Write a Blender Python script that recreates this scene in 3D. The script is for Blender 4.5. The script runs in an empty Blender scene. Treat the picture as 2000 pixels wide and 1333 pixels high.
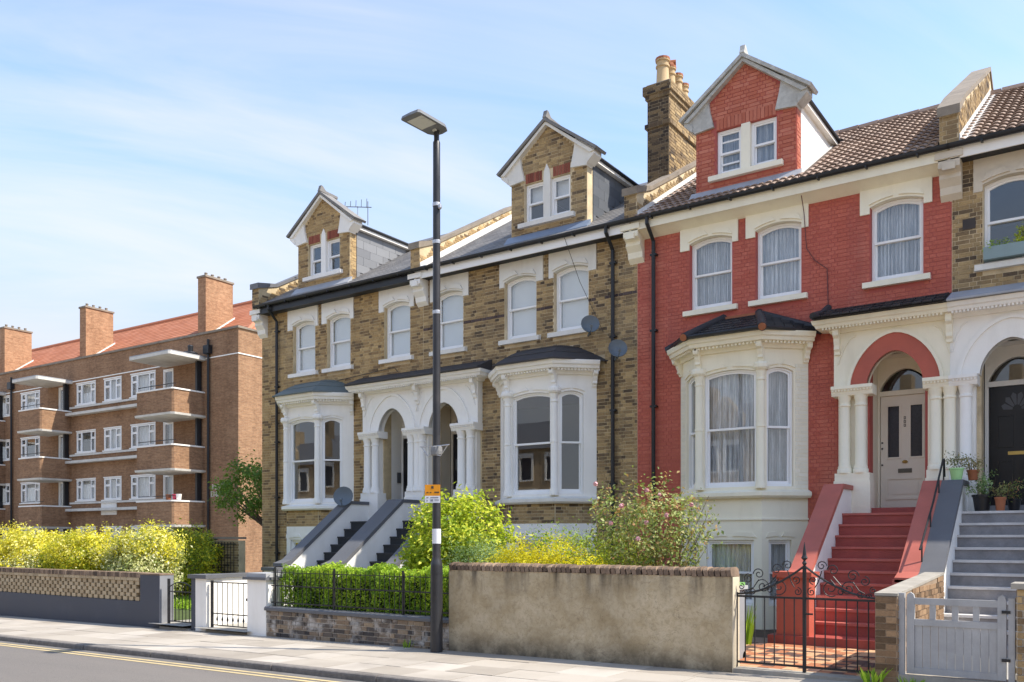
import bpy, bmesh, math, random
import numpy as np
from mathutils import Vector, Matrix
random.seed(7); rng = np.random.default_rng(7)
R = math.radians
S = bpy.context.scene
COL = S.collection

# ------------------------------------------------------------ camera, sky, sun, exposure
cam = bpy.data.cameras.new('camera'); camo = bpy.data.objects.new('camera', cam); COL.objects.link(camo)
camo.location = (0, 0, 1.65); camo.rotation_euler = (R(90), 0, R(34.96))
cam.sensor_width = 36; cam.lens = 1716 / 2000 * 36; cam.shift_y = 387.5 / 2000
cam.clip_end = 3000; cam.clip_start = .1
S.camera = camo
SUN = Vector((.934 * math.cos(R(52)), .358 * math.cos(R(52)), math.sin(R(52)))).normalized()
AZ = math.atan2(SUN.x, SUN.y)

def world():
    w = bpy.data.worlds.new('World'); S.world = w; w.use_nodes = True
    nt = w.node_tree; N = nt.nodes; L = nt.links; N.clear()
    out = N.new('ShaderNodeOutputWorld'); bg = N.new('ShaderNodeBackground')
    sky = N.new('ShaderNodeTexSky'); sky.sky_type = 'NISHITA'; sky.sun_disc = False
    sky.sun_elevation = R(52); sky.sun_rotation = AZ; sky.air_density = 1.0; sky.dust_density = .35; sky.ozone_density = 1.5
    tc = N.new('ShaderNodeTexCoord')
    sep = N.new('ShaderNodeSeparateXYZ'); L.new(tc.outputs['Generated'], sep.inputs[0])
    mx = N.new('ShaderNodeMath'); mx.operation = 'MAXIMUM'; L.new(sep.outputs[2], mx.inputs[0]); mx.inputs[1].default_value = 0
    ad = N.new('ShaderNodeMath'); ad.operation = 'ADD'; L.new(mx.outputs[0], ad.inputs[0]); ad.inputs[1].default_value = .22
    dv = N.new('ShaderNodeVectorMath'); dv.operation = 'DIVIDE'; L.new(tc.outputs['Generated'], dv.inputs[0])
    cb = N.new('ShaderNodeCombineXYZ')
    for i in range(2): L.new(ad.outputs[0], cb.inputs[i])
    cb.inputs[2].default_value = 1e6
    L.new(cb.outputs[0], dv.inputs[1])
    m0 = N.new('ShaderNodeMapping'); m0.inputs['Rotation'].default_value = (0, 0, R(-60)); L.new(dv.outputs[0], m0.inputs[0])
    mp = N.new('ShaderNodeMapping'); mp.inputs['Scale'].default_value = (.4, 1.4, 1)
    mp.inputs['Location'].default_value = (1.1, 5.4, 0)
    L.new(m0.outputs[0], mp.inputs[0])
    n1 = N.new('ShaderNodeTexNoise'); n1.inputs['Scale'].default_value = 1.5; n1.inputs['Detail'].default_value = 7; n1.inputs['Roughness'].default_value = .55; n1.inputs['Distortion'].default_value = .9
    L.new(mp.outputs[0], n1.inputs['Vector'])
    n2 = N.new('ShaderNodeTexNoise'); n2.inputs['Scale'].default_value = .8; n2.inputs['Detail'].default_value = 3
    L.new(dv.outputs[0], n2.inputs['Vector'])
    r1 = N.new('ShaderNodeMapRange'); r1.inputs[1].default_value = .39; r1.inputs[2].default_value = .76; L.new(n1.outputs[0], r1.inputs[0])
    r2 = N.new('ShaderNodeMapRange'); r2.inputs[1].default_value = .34; r2.inputs[2].default_value = .56; L.new(n2.outputs[0], r2.inputs[0])
    mu = N.new('ShaderNodeMath'); mu.operation = 'MULTIPLY'; L.new(r1.outputs[0], mu.inputs[0]); L.new(r2.outputs[0], mu.inputs[1])
    # thin veil everywhere
    ad2 = N.new('ShaderNodeMath'); ad2.operation = 'MULTIPLY_ADD'; L.new(mu.outputs[0], ad2.inputs[0]); ad2.inputs[1].default_value = .8; ad2.inputs[2].default_value = .04
    mix = N.new('ShaderNodeMix'); mix.data_type = 'RGBA'
    L.new(ad2.outputs[0], mix.inputs[0]); mix.inputs[7].default_value = (3.1, 3.0, 2.98, 1)
    # low haze, even all the way round
    hz = N.new('ShaderNodeMapRange'); hz.interpolation_type = 'SMOOTHSTEP'; L.new(sep.outputs[2], hz.inputs[0])
    for i, q in enumerate((.46, .12, 0, .93)): hz.inputs[i+1].default_value = q
    mh = N.new('ShaderNodeMix'); mh.data_type = 'RGBA'; L.new(hz.outputs[0], mh.inputs[0]); L.new(sky.outputs[0], mh.inputs[6]); mh.inputs[7].default_value = (2.0, 2.12, 2.42, 1)
    L.new(mh.outputs[2], mix.inputs[6])
    L.new(mix.outputs[2], bg.inputs[0]); bg.inputs[1].default_value = .13
    L.new(bg.outputs[0], out.inputs[0])
world()
sl = bpy.data.lights.new('sun', 'SUN'); sl.energy = 2.75; sl.angle = R(.53); sl.color = (1, .93, .82)
so = bpy.data.objects.new('sun', sl); COL.objects.link(so); so.location = (40, 20, 50)
so.rotation_euler = (-SUN).to_track_quat('-Z', 'Y').to_euler()
vs = S.view_settings; vs.view_transform = 'Standard'; vs.look = 'None'; vs.exposure = 1.4; vs.gamma = 1; vs.use_curve_mapping = False

# ------------------------------------------------------------ materials
MATS = {}
def nodes(name):
    m = bpy.data.materials.new(name); m.use_nodes = True
    nt = m.node_tree; return m, nt, nt.nodes, nt.links, nt.nodes['Principled BSDF']
def mul(c, k): return (min(c[0]*k, 1), min(c[1]*k, 1), min(c[2]*k, 1), 1)
def ramp(N, stops, interp='LINEAR'):
    r = N.new('ShaderNodeValToRGB'); cr = r.color_ramp; cr.interpolation = interp
    while len(cr.elements) > 1: cr.elements.remove(cr.elements[-1])
    cr.elements[0].position = stops[0][0]; cr.elements[0].color = (*stops[0][1][:3], 1)
    for p, c in stops[1:]:
        e = cr.elements.new(p); e.color = (*c[:3], 1)
    return r
def noise(N, L, vec, scale, detail=4, rough=.6, stretch=None, dist=0):
    if stretch:
        mp = N.new('ShaderNodeMapping'); mp.inputs['Scale'].default_value = stretch; L.new(vec, mp.inputs[0]); vec = mp.outputs[0]
    n = N.new('ShaderNodeTexNoise'); n.inputs['Scale'].default_value = scale; n.inputs['Detail'].default_value = detail
    n.inputs['Roughness'].default_value = rough; n.inputs['Distortion'].default_value = dist
    L.new(vec, n.inputs['Vector']); return n.outputs[0]
def mixc(N, L, fac, a, b, mode='MIX'):
    m = N.new('ShaderNodeMix'); m.data_type = 'RGBA'; m.blend_type = mode
    for i, v in ((0, fac), (6, a), (7, b)):
        if isinstance(v, (int, float)): m.inputs[i].default_value = v
        elif isinstance(v, tuple): m.inputs[i].default_value = (*v[:3], 1)
        else: L.new(v, m.inputs[i])
    return m.outputs[2]
def mrange(N, L, v, a, b, c=0, d=1):
    m = N.new('ShaderNodeMapRange'); L.new(v, m.inputs[0])
    for i, q in enumerate((a, b, c, d)): m.inputs[i+1].default_value = q
    return m.outputs[0]
def bump(N, L, h, strength, dist=.01):
    b = N.new('ShaderNodeBump'); b.inputs['Strength'].default_value = strength; b.inputs['Distance'].default_value = dist
    L.new(h, b.inputs['Height']); return b.outputs[0]
def mat(name, col, rough=.7, var=.1, scale=2.5, dirt=0., dirtcol=(.05, .045, .035), bmp=.15, bscale=60, metal=0, spec=.4, streak=False, coat=0):
    if name in MATS: return MATS[name]
    m, nt, N, L, P = nodes(name); MATS[name] = m
    g = N.new('ShaderNodeNewGeometry').outputs['Position']
    a = noise(N, L, g, scale, 5)
    c = mixc(N, L, mrange(N, L, a, .3, .7), mul(col, 1-var), mul(col, 1+var))
    fine = noise(N, L, g, bscale, 3)
    c = mixc(N, L, mrange(N, L, fine, .35, .65, 0, .25), c, mul(col, 1-1.6*var))
    if dirt:
        d = noise(N, L, g, 1.7 if not streak else 2.2, 6, .65, stretch=(1, 1, .22) if streak else None)
        c = mixc(N, L, mrange(N, L, d, .5, .78, 0, dirt), c, dirtcol)
    L.new(c, P.inputs['Base Color'])
    L.new(mrange(N, L, a, .2, .8, max(rough-.1, .02), min(rough+.1, 1)), P.inputs['Roughness'])
    P.inputs['Metallic'].default_value = metal; P.inputs['Specular IOR Level'].default_value = spec
    P.inputs['Coat Weight'].default_value = coat
    if bmp: L.new(bump(N, L, fine, bmp, .006), P.inputs['Normal'])
    return m
def rnd_value(N, L):
    oi = N.new('ShaderNodeObjectInfo'); at = N.new('ShaderNodeAttribute'); at.attribute_name = 'rnd'
    s = N.new('ShaderNodeMath'); s.operation = 'ADD'; L.new(oi.outputs['Random'], s.inputs[0]); L.new(at.outputs['Fac'], s.inputs[1])
    f = N.new('ShaderNodeMath'); f.operation = 'FRACT'; L.new(s.outputs[0], f.inputs[0]); return f.outputs[0]
def piece_mat(name, stops, rough=.85, dirt=.35, dirtcol=(.03, .025, .02), bmp=.4, soot=1.1, light=None, interp='LINEAR', streak=None):
    """material for many alike pieces: each takes its own tone from the stops"""
    m, nt, N, L, P = nodes(name); MATS[name] = m
    g = N.new('ShaderNodeNewGeometry').outputs['Position']
    r = ramp(N, stops, interp); L.new(rnd_value(N, L), r.inputs[0]); c = r.outputs[0]
    fine = noise(N, L, g, 26, 5, .7)
    c = mixc(N, L, mrange(N, L, fine, .35, .75), c, mixc(N, L, .6, c, (.5, .45, .38), 'MULTIPLY') , 'MIX') if bmp > .3 else c
    d = noise(N, L, g, soot, 5, .6)
    c = mixc(N, L, mrange(N, L, d, .45, .75, 0, dirt), c, dirtcol)
    if light:
        l = noise(N, L, g, .8 if light[1] < .6 else 3.5, 6, .6, dist=.4)
        c = mixc(N, L, mrange(N, L, l, .5, .72, 0, light[1]), c, light[0])
    if streak:
        k = noise(N, L, g, 3.2, 7, .7, stretch=(1, 1, .1)); c = mixc(N, L, mrange(N, L, k, .5, .72, 0, streak[1]), c, streak[0])
    L.new(c, P.inputs['Base Color']); P.inputs['Roughness'].default_value = rough; P.inputs['Specular IOR Level'].default_value = .25
    L.new(bump(N, L, fine, bmp, .012), P.inputs['Normal'])
    return m
def glass_mat():
    m, nt, N, L, P = nodes('window_glass'); N.remove(P); MATS['glass'] = m
    o = N['Material Output']; t = N.new('ShaderNodeBsdfTransparent'); t.inputs[0].default_value = (.98, .99, .985, 1)
    gl = N.new('ShaderNodeBsdfGlossy'); gl.inputs['Roughness'].default_value = .01; gl.inputs['Color'].default_value = (.95, .97, 1, 1)
    g = N.new('ShaderNodeNewGeometry').outputs['Position']
    wav = noise(N, L, g, 1.6, 2); L.new(bump(N, L, wav, .004, .05), gl.inputs['Normal'])
    lw = N.new('ShaderNodeLayerWeight'); pw = N.new('ShaderNodeMath'); pw.operation = 'POWER'; L.new(lw.outputs['Facing'], pw.inputs[0]); pw.inputs[1].default_value = 3.5
    f = N.new('ShaderNodeMath'); f.operation = 'MULTIPLY_ADD'; L.new(pw.outputs[0], f.inputs[0]); f.inputs[1].default_value = .85; f.inputs[2].default_value = .065
    mx = N.new('ShaderNodeMixShader'); L.new(f.outputs[0], mx.inputs[0]); L.new(t.outputs[0], mx.inputs[1]); L.new(gl.outputs[0], mx.inputs[2])
    L.new(mx.outputs[0], o.inputs[0]); return m
def leaf_mat(name, stops, trans=.35, rough=.55):
    m, nt, N, L, P = nodes(name); MATS[name] = m
    o = N['Material Output']
    r = ramp(N, stops); L.new(rnd_value(N, L), r.inputs[0])
    L.new(r.outputs[0], P.inputs['Base Color']); P.inputs['Roughness'].default_value = rough; P.inputs['Specular IOR Level'].default_value = .35
    t = N.new('ShaderNodeBsdfTranslucent'); L.new(mixc(N, L, .35, r.outputs[0], (.6, .65, .1)), t.inputs[0])
    mx = N.new('ShaderNodeMixShader'); mx.inputs[0].default_value = trans
    L.new(P.outputs[0], mx.inputs[1]); L.new(t.outputs[0], mx.inputs[2]); L.new(mx.outputs[0], o.inputs[0]); return m

GLASS = glass_mat()
B_BROWN = piece_mat('stock_brick_brown', [(0, (.16, .108, .062)), (.12, (.33, .22, .11)), (.35, (.54, .37, .175)), (.52, (.43, .285, .13)), (.72, (.61, .43, .21)), (.88, (.37, .245, .12)), (1, (.17, .115, .07))], dirt=.45, dirtcol=(.13, .095, .065), soot=.9, light=((.58, .44, .25), .45))
B_DARK = piece_mat('stock_brick_dark', [(0, (.09, .066, .047)), (.18, (.24, .165, .09)), (.4, (.46, .32, .155)), (.55, (.3, .205, .105)), (.75, (.56, .4, .2)), (.9, (.32, .22, .115)), (1, (.11, .08, .055))], dirt=.45, dirtcol=(.11, .085, .06), soot=1.0, light=((.56, .43, .25), .4))
B_SOOT_SHADE = piece_mat('sooty_shaded_brick', [(0, (.05, .038, .03)), (.3, (.13, .09, .055)), (.6, (.26, .18, .095)), (.8, (.12, .085, .055)), (1, (.06, .045, .035))], dirt=.5, dirtcol=(.06, .045, .035), soot=1.4)  # soot, plus the shade of the stack's front put into the colour
B_RED = piece_mat('red_painted_brick', [(0, (.49, .12, .08)), (.5, (.54, .14, .092)), (1, (.58, .16, .108))], rough=.62, dirt=.4, dirtcol=(.36, .1, .075), bmp=.35, light=((.62, .25, .175), .45), streak=((.3, .09, .075), .5))
B_RDORM = piece_mat('faded_red_brick', [(0, (.43, .12, .07)), (.5, (.5, .155, .095)), (1, (.56, .2, .13))], rough=.7, dirt=.3, dirtcol=(.26, .09, .06), bmp=.3)
B_GARDEN = piece_mat('garden_wall_brick', [(0, (.06, .055, .055)), (.25, (.15, .125, .105)), (.45, (.32, .23, .15)), (.65, (.1, .09, .085)), (.85, (.36, .27, .18)), (1, (.24, .2, .17))], dirt=.35, soot=2.2, light=((.68, .65, .6), .9))
B_PALE = piece_mat('pale_garden_brick', [(0, (.38, .29, .18)), (.5, (.45, .35, .22)), (1, (.5, .4, .26))], dirt=.25, bmp=.3)
B_PILLAR = piece_mat('brown_pillar_brick', [(0, (.13, .085, .05)), (.5, (.3, .19, .11)), (1, (.4, .26, .15))], dirt=.3, bmp=.35)
B_COPE = piece_mat('coping_brick', [(0, (.11, .08, .06)), (.3, (.22, .155, .11)), (.7, (.31, .22, .155)), (1, (.42, .31, .22))], dirt=.55, soot=4, bmp=.35)
B_SOLDIER = piece_mat('red_lintel_brick', [(0, (.2, .06, .04)), (.5, (.28, .085, .055)), (1, (.33, .11, .07))], dirt=.2, bmp=.3)
MORTAR = mat('mortar', (.58, .46, .28), .95, .25)
MORTAR_D = mat('dark_mortar', (.62, .5, .32), .95, .3)
MORTAR_L = mat('pale_mortar', (.5, .46, .4), .95, .2)
RED = mat('red_paint', (.46, .11, .072), .55, .1, 1.5, dirt=.35, dirtcol=(.2, .045, .04))
REDSTEP = mat('red_step_paint', (.37, .075, .06), .5, .16, 3, dirt=.5, dirtcol=(.2, .05, .05), bmp=.3)
REDCOPE = mat('red_coping_paint', (.43, .12, .088), .55, .12, 2.5, dirt=.35, dirtcol=(.28, .09, .08))
WHITE = mat('white_stucco', (.89, .86, .80), .6, .04, 1.5, dirt=.3, dirtcol=(.55, .5, .42), streak=True, bmp=.08)
WHITE2 = mat('white_gloss_paint', (.89, .88, .86), .35, .03, 2, bmp=0)
GREYWHITE = mat('weathered_white_stucco', (.76, .73, .66), .7, .06, 2, dirt=.3, dirtcol=(.42, .37, .29), streak=True)
CREAM = mat('cream_stucco', (.89, .83, .66), .6, .04, 1.6, dirt=.32, dirtcol=(.56, .5, .36), streak=True, bmp=.08)
BEIGE = mat('beige_stucco', (.66, .58, .46), .7, .06, 2, dirt=.3, dirtcol=(.3, .25, .18))
OLDSTONE = mat('lichen_stone', (.5, .49, .45), .85, .2, 9, dirt=.6, dirtcol=(.16, .15, .13), bmp=.3)
DOORCREAM = mat('pale_door_paint', (.82, .75, .62), .4, .04, 2, bmp=0)
BLACK = mat('black_paint', (.015, .015, .017), .35, .2, 4, bmp=0)
IRON = mat('black_iron', (.02, .02, .022), .45, .25, 12, bmp=.1)
PIPE = mat('black_plastic_pipe', (.02, .021, .024), .4, .2, 4, bmp=0)
DARKCOPE = mat('charcoal_coping_paint', (.12, .122, .13), .6, .1, 2, dirt=.3, dirtcol=(.13, .13, .13))
DARKSTEP = mat('charcoal_steps', (.04, .042, .045), .65, .15, 3)
GREYSTEP = mat('worn_grey_steps', (.27, .255, .25), .8, .25, 4, dirt=.7, dirtcol=(.42, .39, .37), bmp=.3)
GREYNOSE = mat('worn_step_nosing', (.62, .59, .56), .8, .12, 5, dirt=.5, dirtcol=(.36, .34, .32))
SLATE = mat('slate_roofing', (.16, .16, .17), .55, .12, 3, dirt=.3, dirtcol=(.22, .20, .18))
LEAD = mat('lead_flashing', (.36, .37, .39), .5, .1, 4, dirt=.3, dirtcol=(.2, .2, .21))
WHITELEAD = mat('white_flashing', (.72, .71, .68), .6, .08, 4, dirt=.3, dirtcol=(.4, .38, .34))
GREEN_SLATE = mat('green_grey_lead', (.13, .155, .15), .55, .12, 4, dirt=.3)
FELT = mat('dark_roof_felt', (.05, .045, .045), .7, .15, 4, dirt=.3, dirtcol=(.11, .09, .08))
STONECOPE = mat('weathered_stone_coping', (.27, .225, .175), .85, .2, 4, dirt=.65, dirtcol=(.09, .075, .06), bmp=.3)
TILE_BROWN = piece_mat('brown_pantile', [(0, (.24, .165, .125)), (.5, (.31, .225, .175)), (1, (.4, .3, .235))], rough=.8, dirt=.35, dirtcol=(.13, .1, .08), soot=1.6, bmp=.3)
TILE_BLACK = piece_mat('black_painted_tile', [(0, (.022, .022, .026)), (1, (.05, .05, .055))], rough=.5, dirt=.3, bmp=.2)
CHEEK_SLATE = piece_mat('cheek_slate', [(0, (.2, .205, .215)), (1, (.27, .275, .285))], rough=.5, dirt=.2, dirtcol=(.15, .15, .16), bmp=.1)
CHEEK_DARK = piece_mat('dark_cheek_slate', [(0, (.10, .11, .125)), (1, (.15, .16, .175))], rough=.45, dirt=.2, bmp=.1)
TERRA = mat('terracotta', (.36, .13, .06), .8, .15, 5, dirt=.3)
POTBUFF = mat('buff_chimney_pot', (.55, .4, .22), .8, .12, 4, dirt=.45, dirtcol=(.2, .13, .08), streak=True)
INNER = mat('interior_plaster', (.32, .31, .29), .9, .05)
FLOORB = mat('interior_floor', (.16, .11, .07), .8, .1)
BLIND = mat('white_blind', (.66, .67, .68), .8, .03, bmp=0)
BRASS = mat('brass', (.5, .36, .12), .35, .1, metal=.9, bmp=0)
STEEL = mat('galvanised_steel', (.5, .5, .51), .4, .1, 8, metal=.8, bmp=0)
DISH = mat('grey_dish', (.13, .155, .175), .5, .08, 3, bmp=0)
LAMPGREY = mat('lamp_column_paint', (.03, .03, .033), .38, .15, 3, dirt=.4, dirtcol=(.11, .1, .1), bmp=.05)
LAMPHEAD = mat('lamp_head_grey', (.17, .175, .18), .45, .1, 3, bmp=0)
LENS = mat('lamp_lens', (.62, .62, .55), .3, .05, 8, bmp=0)
ORANGE = mat('orange_plate', (.78, .3, .01), .5, .04, 4, bmp=0)
PLATE = mat('white_plate', (.7, .71, .74), .5, .04, 4, bmp=0)
INK = mat('dark_ink', (.06, .05, .04), .6, .1, bmp=0)
INKG = mat('grey_ink', (.22, .23, .27), .6, .1, bmp=0)
NAVY = mat('dark_blue_render', (.058, .064, .083), .6, .12, 1.4, dirt=.35, dirtcol=(.1, .11, .13), bmp=.15)
GATEWOOD = mat('weathered_grey_white_wood', (.37, .37, .37), .65, .12, 5, dirt=.6, dirtcol=(.2, .19, .18), streak=True)
SOIL = mat('garden_soil', (.09, .065, .045), .95, .3, 5, bmp=.6)
CONCRETE = mat('concrete_step', (.36, .33, .28), .9, .15, 4, dirt=.5, dirtcol=(.14, .12, .1), bmp=.3)
BARK = mat('bark', (.13, .09, .06), .9, .25, 12, bmp=.5)

def streak_wall():
    m, nt, N, L, P = nodes('cement_render'); MATS['render'] = m
    geo = N.new('ShaderNodeNewGeometry'); g = geo.outputs['Position']
    a = noise(N, L, g, 1.1, 9, .6, dist=.5); b = noise(N, L, g, 3.2, 9, .68, dist=.35); f = noise(N, L, g, 60, 3)
    c = mixc(N, L, mrange(N, L, a, .32, .68), (.34, .265, .155), (.60, .49, .32))
    c = mixc(N, L, mrange(N, L, b, .42, .72, 0, .55), c, (.34, .26, .15))
    c = mixc(N, L, mrange(N, L, b, .58, .4, 0, .22), c, (.66, .59, .46))
    fn = noise(N, L, g, 17, 8, .75, dist=.8); c = mixc(N, L, mrange(N, L, fn, .48, .66, 0, .45), c, (.22, .165, .095))
    vo = N.new('ShaderNodeTexVoronoi'); vo.feature = 'DISTANCE_TO_EDGE'; vo.inputs['Scale'].default_value = 1.3; wv = N.new('ShaderNodeVectorMath'); wv.operation = 'ADD'; L.new(g, wv.inputs[0]); nv = N.new('ShaderNodeTexNoise'); nv.inputs['Scale'].default_value = 3; nv.inputs['Detail'].default_value = 5; L.new(g, nv.inputs['Vector']); L.new(nv.outputs['Color'], wv.inputs[1]); L.new(wv.outputs[0], vo.inputs['Vector']); c = mixc(N, L, mrange(N, L, vo.outputs[0], .006, .0, 0, .45), c, (.12, .09, .06))
    sp = N.new('ShaderNodeSeparateXYZ'); L.new(g, sp.inputs[0])
    st = noise(N, L, g, 5.5, 4, .6, stretch=(1, 1, .12))
    top = mrange(N, L, sp.outputs[2], .78, 1.2); bot = mrange(N, L, sp.outputs[2], .3, .02)
    def m2(a, b):
        q = N.new('ShaderNodeMath'); q.operation = 'MULTIPLY'; L.new(a, q.inputs[0]); L.new(b, q.inputs[1]); return q.outputs[0]
    c = mixc(N, L, m2(mrange(N, L, st, .45, .68, 0, .9), top), c, (.055, .045, .035))
    c = mixc(N, L, m2(mrange(N, L, b, .3, .6, .2, .9), bot), c, (.1, .085, .065))
    L.new(c, P.inputs['Base Color']); P.inputs['Roughness'].default_value = .9; P.inputs['Specular IOR Level'].default_value = .2
    ad = N.new('ShaderNodeMath'); ad.operation = 'ADD'; L.new(a, ad.inputs[0]); L.new(b, ad.inputs[1])
    L.new(bump(N, L, ad.outputs[0], .5, .03), P.inputs['Normal']); return m
RENDER = streak_wall()
def far_brick(name, c1, c2, mo, sc=1., row=.075, bw=.225):
    m, nt, N, L, P = nodes(name)
    geo = N.new('ShaderNodeNewGeometry'); tc = N.new('ShaderNodeTexCoord')
    sp = N.new('ShaderNodeSeparateXYZ'); L.new(tc.outputs['Object'], sp.inputs[0])
    ad = N.new('ShaderNodeMath'); ad.operation = 'ADD'; L.new(sp.outputs[0], ad.inputs[0]); L.new(sp.outputs[1], ad.inputs[1])
    cb = N.new('ShaderNodeCombineXYZ'); L.new(ad.outputs[0], cb.inputs[0]); L.new(sp.outputs[2], cb.inputs[1])
    bt = N.new('ShaderNodeTexBrick'); L.new(cb.outputs[0], bt.inputs['Vector'])
    bt.inputs['Color1'].default_value = (*c1, 1); bt.inputs['Color2'].default_value = (*c2, 1); bt.inputs['Mortar'].default_value = (*mo, 1)
    bt.inputs['Scale'].default_value = 1; bt.inputs['Brick Width'].default_value = bw; bt.inputs['Row Height'].default_value = row; bt.inputs['Mortar Size'].default_value = .006
    d = noise(N, L, tc.outputs['Object'], .9, 7, .7, stretch=(1, 1, .22)); e = noise(N, L, tc.outputs['Object'], 6, 4)
    c = mixc(N, L, mrange(N, L, d, .42, .68, 0, .6), bt.outputs[0], mul(c1, .42)[:3])
    c = mixc(N, L, mrange(N, L, e, .4, .7, 0, .35), c, mul(c2, 1.25)[:3])
    hb_ = noise(N, L, tc.outputs['Object'], 1.0, 6, .8, stretch=(.9, .9, 9)); c = mixc(N, L, mrange(N, L, hb_, .42, .66, 0, .55), c, mul(c1, .5)[:3]); bl_ = noise(N, L, tc.outputs['Object'], 5.0, 3, .8, stretch=(1, 1, 2.6)); c = mixc(N, L, mrange(N, L, bl_, .5, .62, 0, .4), c, mul(c2, 1.3)[:3])
    L.new(c, P.inputs['Base Color']); P.inputs['Roughness'].default_value = .9; P.inputs['Specular IOR Level'].default_value = .2
    return m
FLATBRICK = far_brick('flats_brick', (.27, .145, .082), (.37, .215, .12), (.34, .26, .18))
FLATCHIM = far_brick('flats_chimney_brick', (.36, .19, .105), (.46, .27, .155), (.3, .22, .15))
FARBRICK = far_brick('opposite_brick', (.46, .33, .19), (.56, .42, .26), (.3, .25, .2))
FLATROOF = piece_mat('orange_clay_tiles', [(0, (.42, .15, .075)), (.5, (.47, .18, .095)), (1, (.52, .21, .12))], rough=.8, dirt=.25, dirtcol=(.3, .12, .08), bmp=.2)
CURTAIN = None
def curtain_mat():
    m, nt, N, L, P = nodes('net_curtain'); o = N['Material Output']
    tc = N.new('ShaderNodeNewGeometry').outputs['Position']
    oi = N.new('ShaderNodeObjectInfo'); ad = N.new('ShaderNodeVectorMath'); ad.operation = 'ADD'; L.new(tc, ad.inputs[0]); cb = N.new('ShaderNodeCombineXYZ'); mm = N.new('ShaderNodeMath'); mm.operation = 'MULTIPLY'; L.new(oi.outputs['Random'], mm.inputs[0]); mm.inputs[1].default_value = 40; L.new(mm.outputs[0], cb.inputs[0]); L.new(mm.outputs[0], cb.inputs[2]); L.new(cb.outputs[0], ad.inputs[1])
    lace_folds = noise(N, L, ad.outputs[0], 16, 5, .75, stretch=(2.0, 2.0, .12))  # vertical streaks: shade of thin folds put into the net's colour
    c = mixc(N, L, mrange(N, L, lace_folds, .35, .65), (.36, .36, .37), (.82, .82, .83))
    L.new(c, P.inputs['Base Color']); P.inputs['Roughness'].default_value = .95; P.inputs['Specular IOR Level'].default_value = .1
    return m
CURTAIN = curtain_mat()

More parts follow.
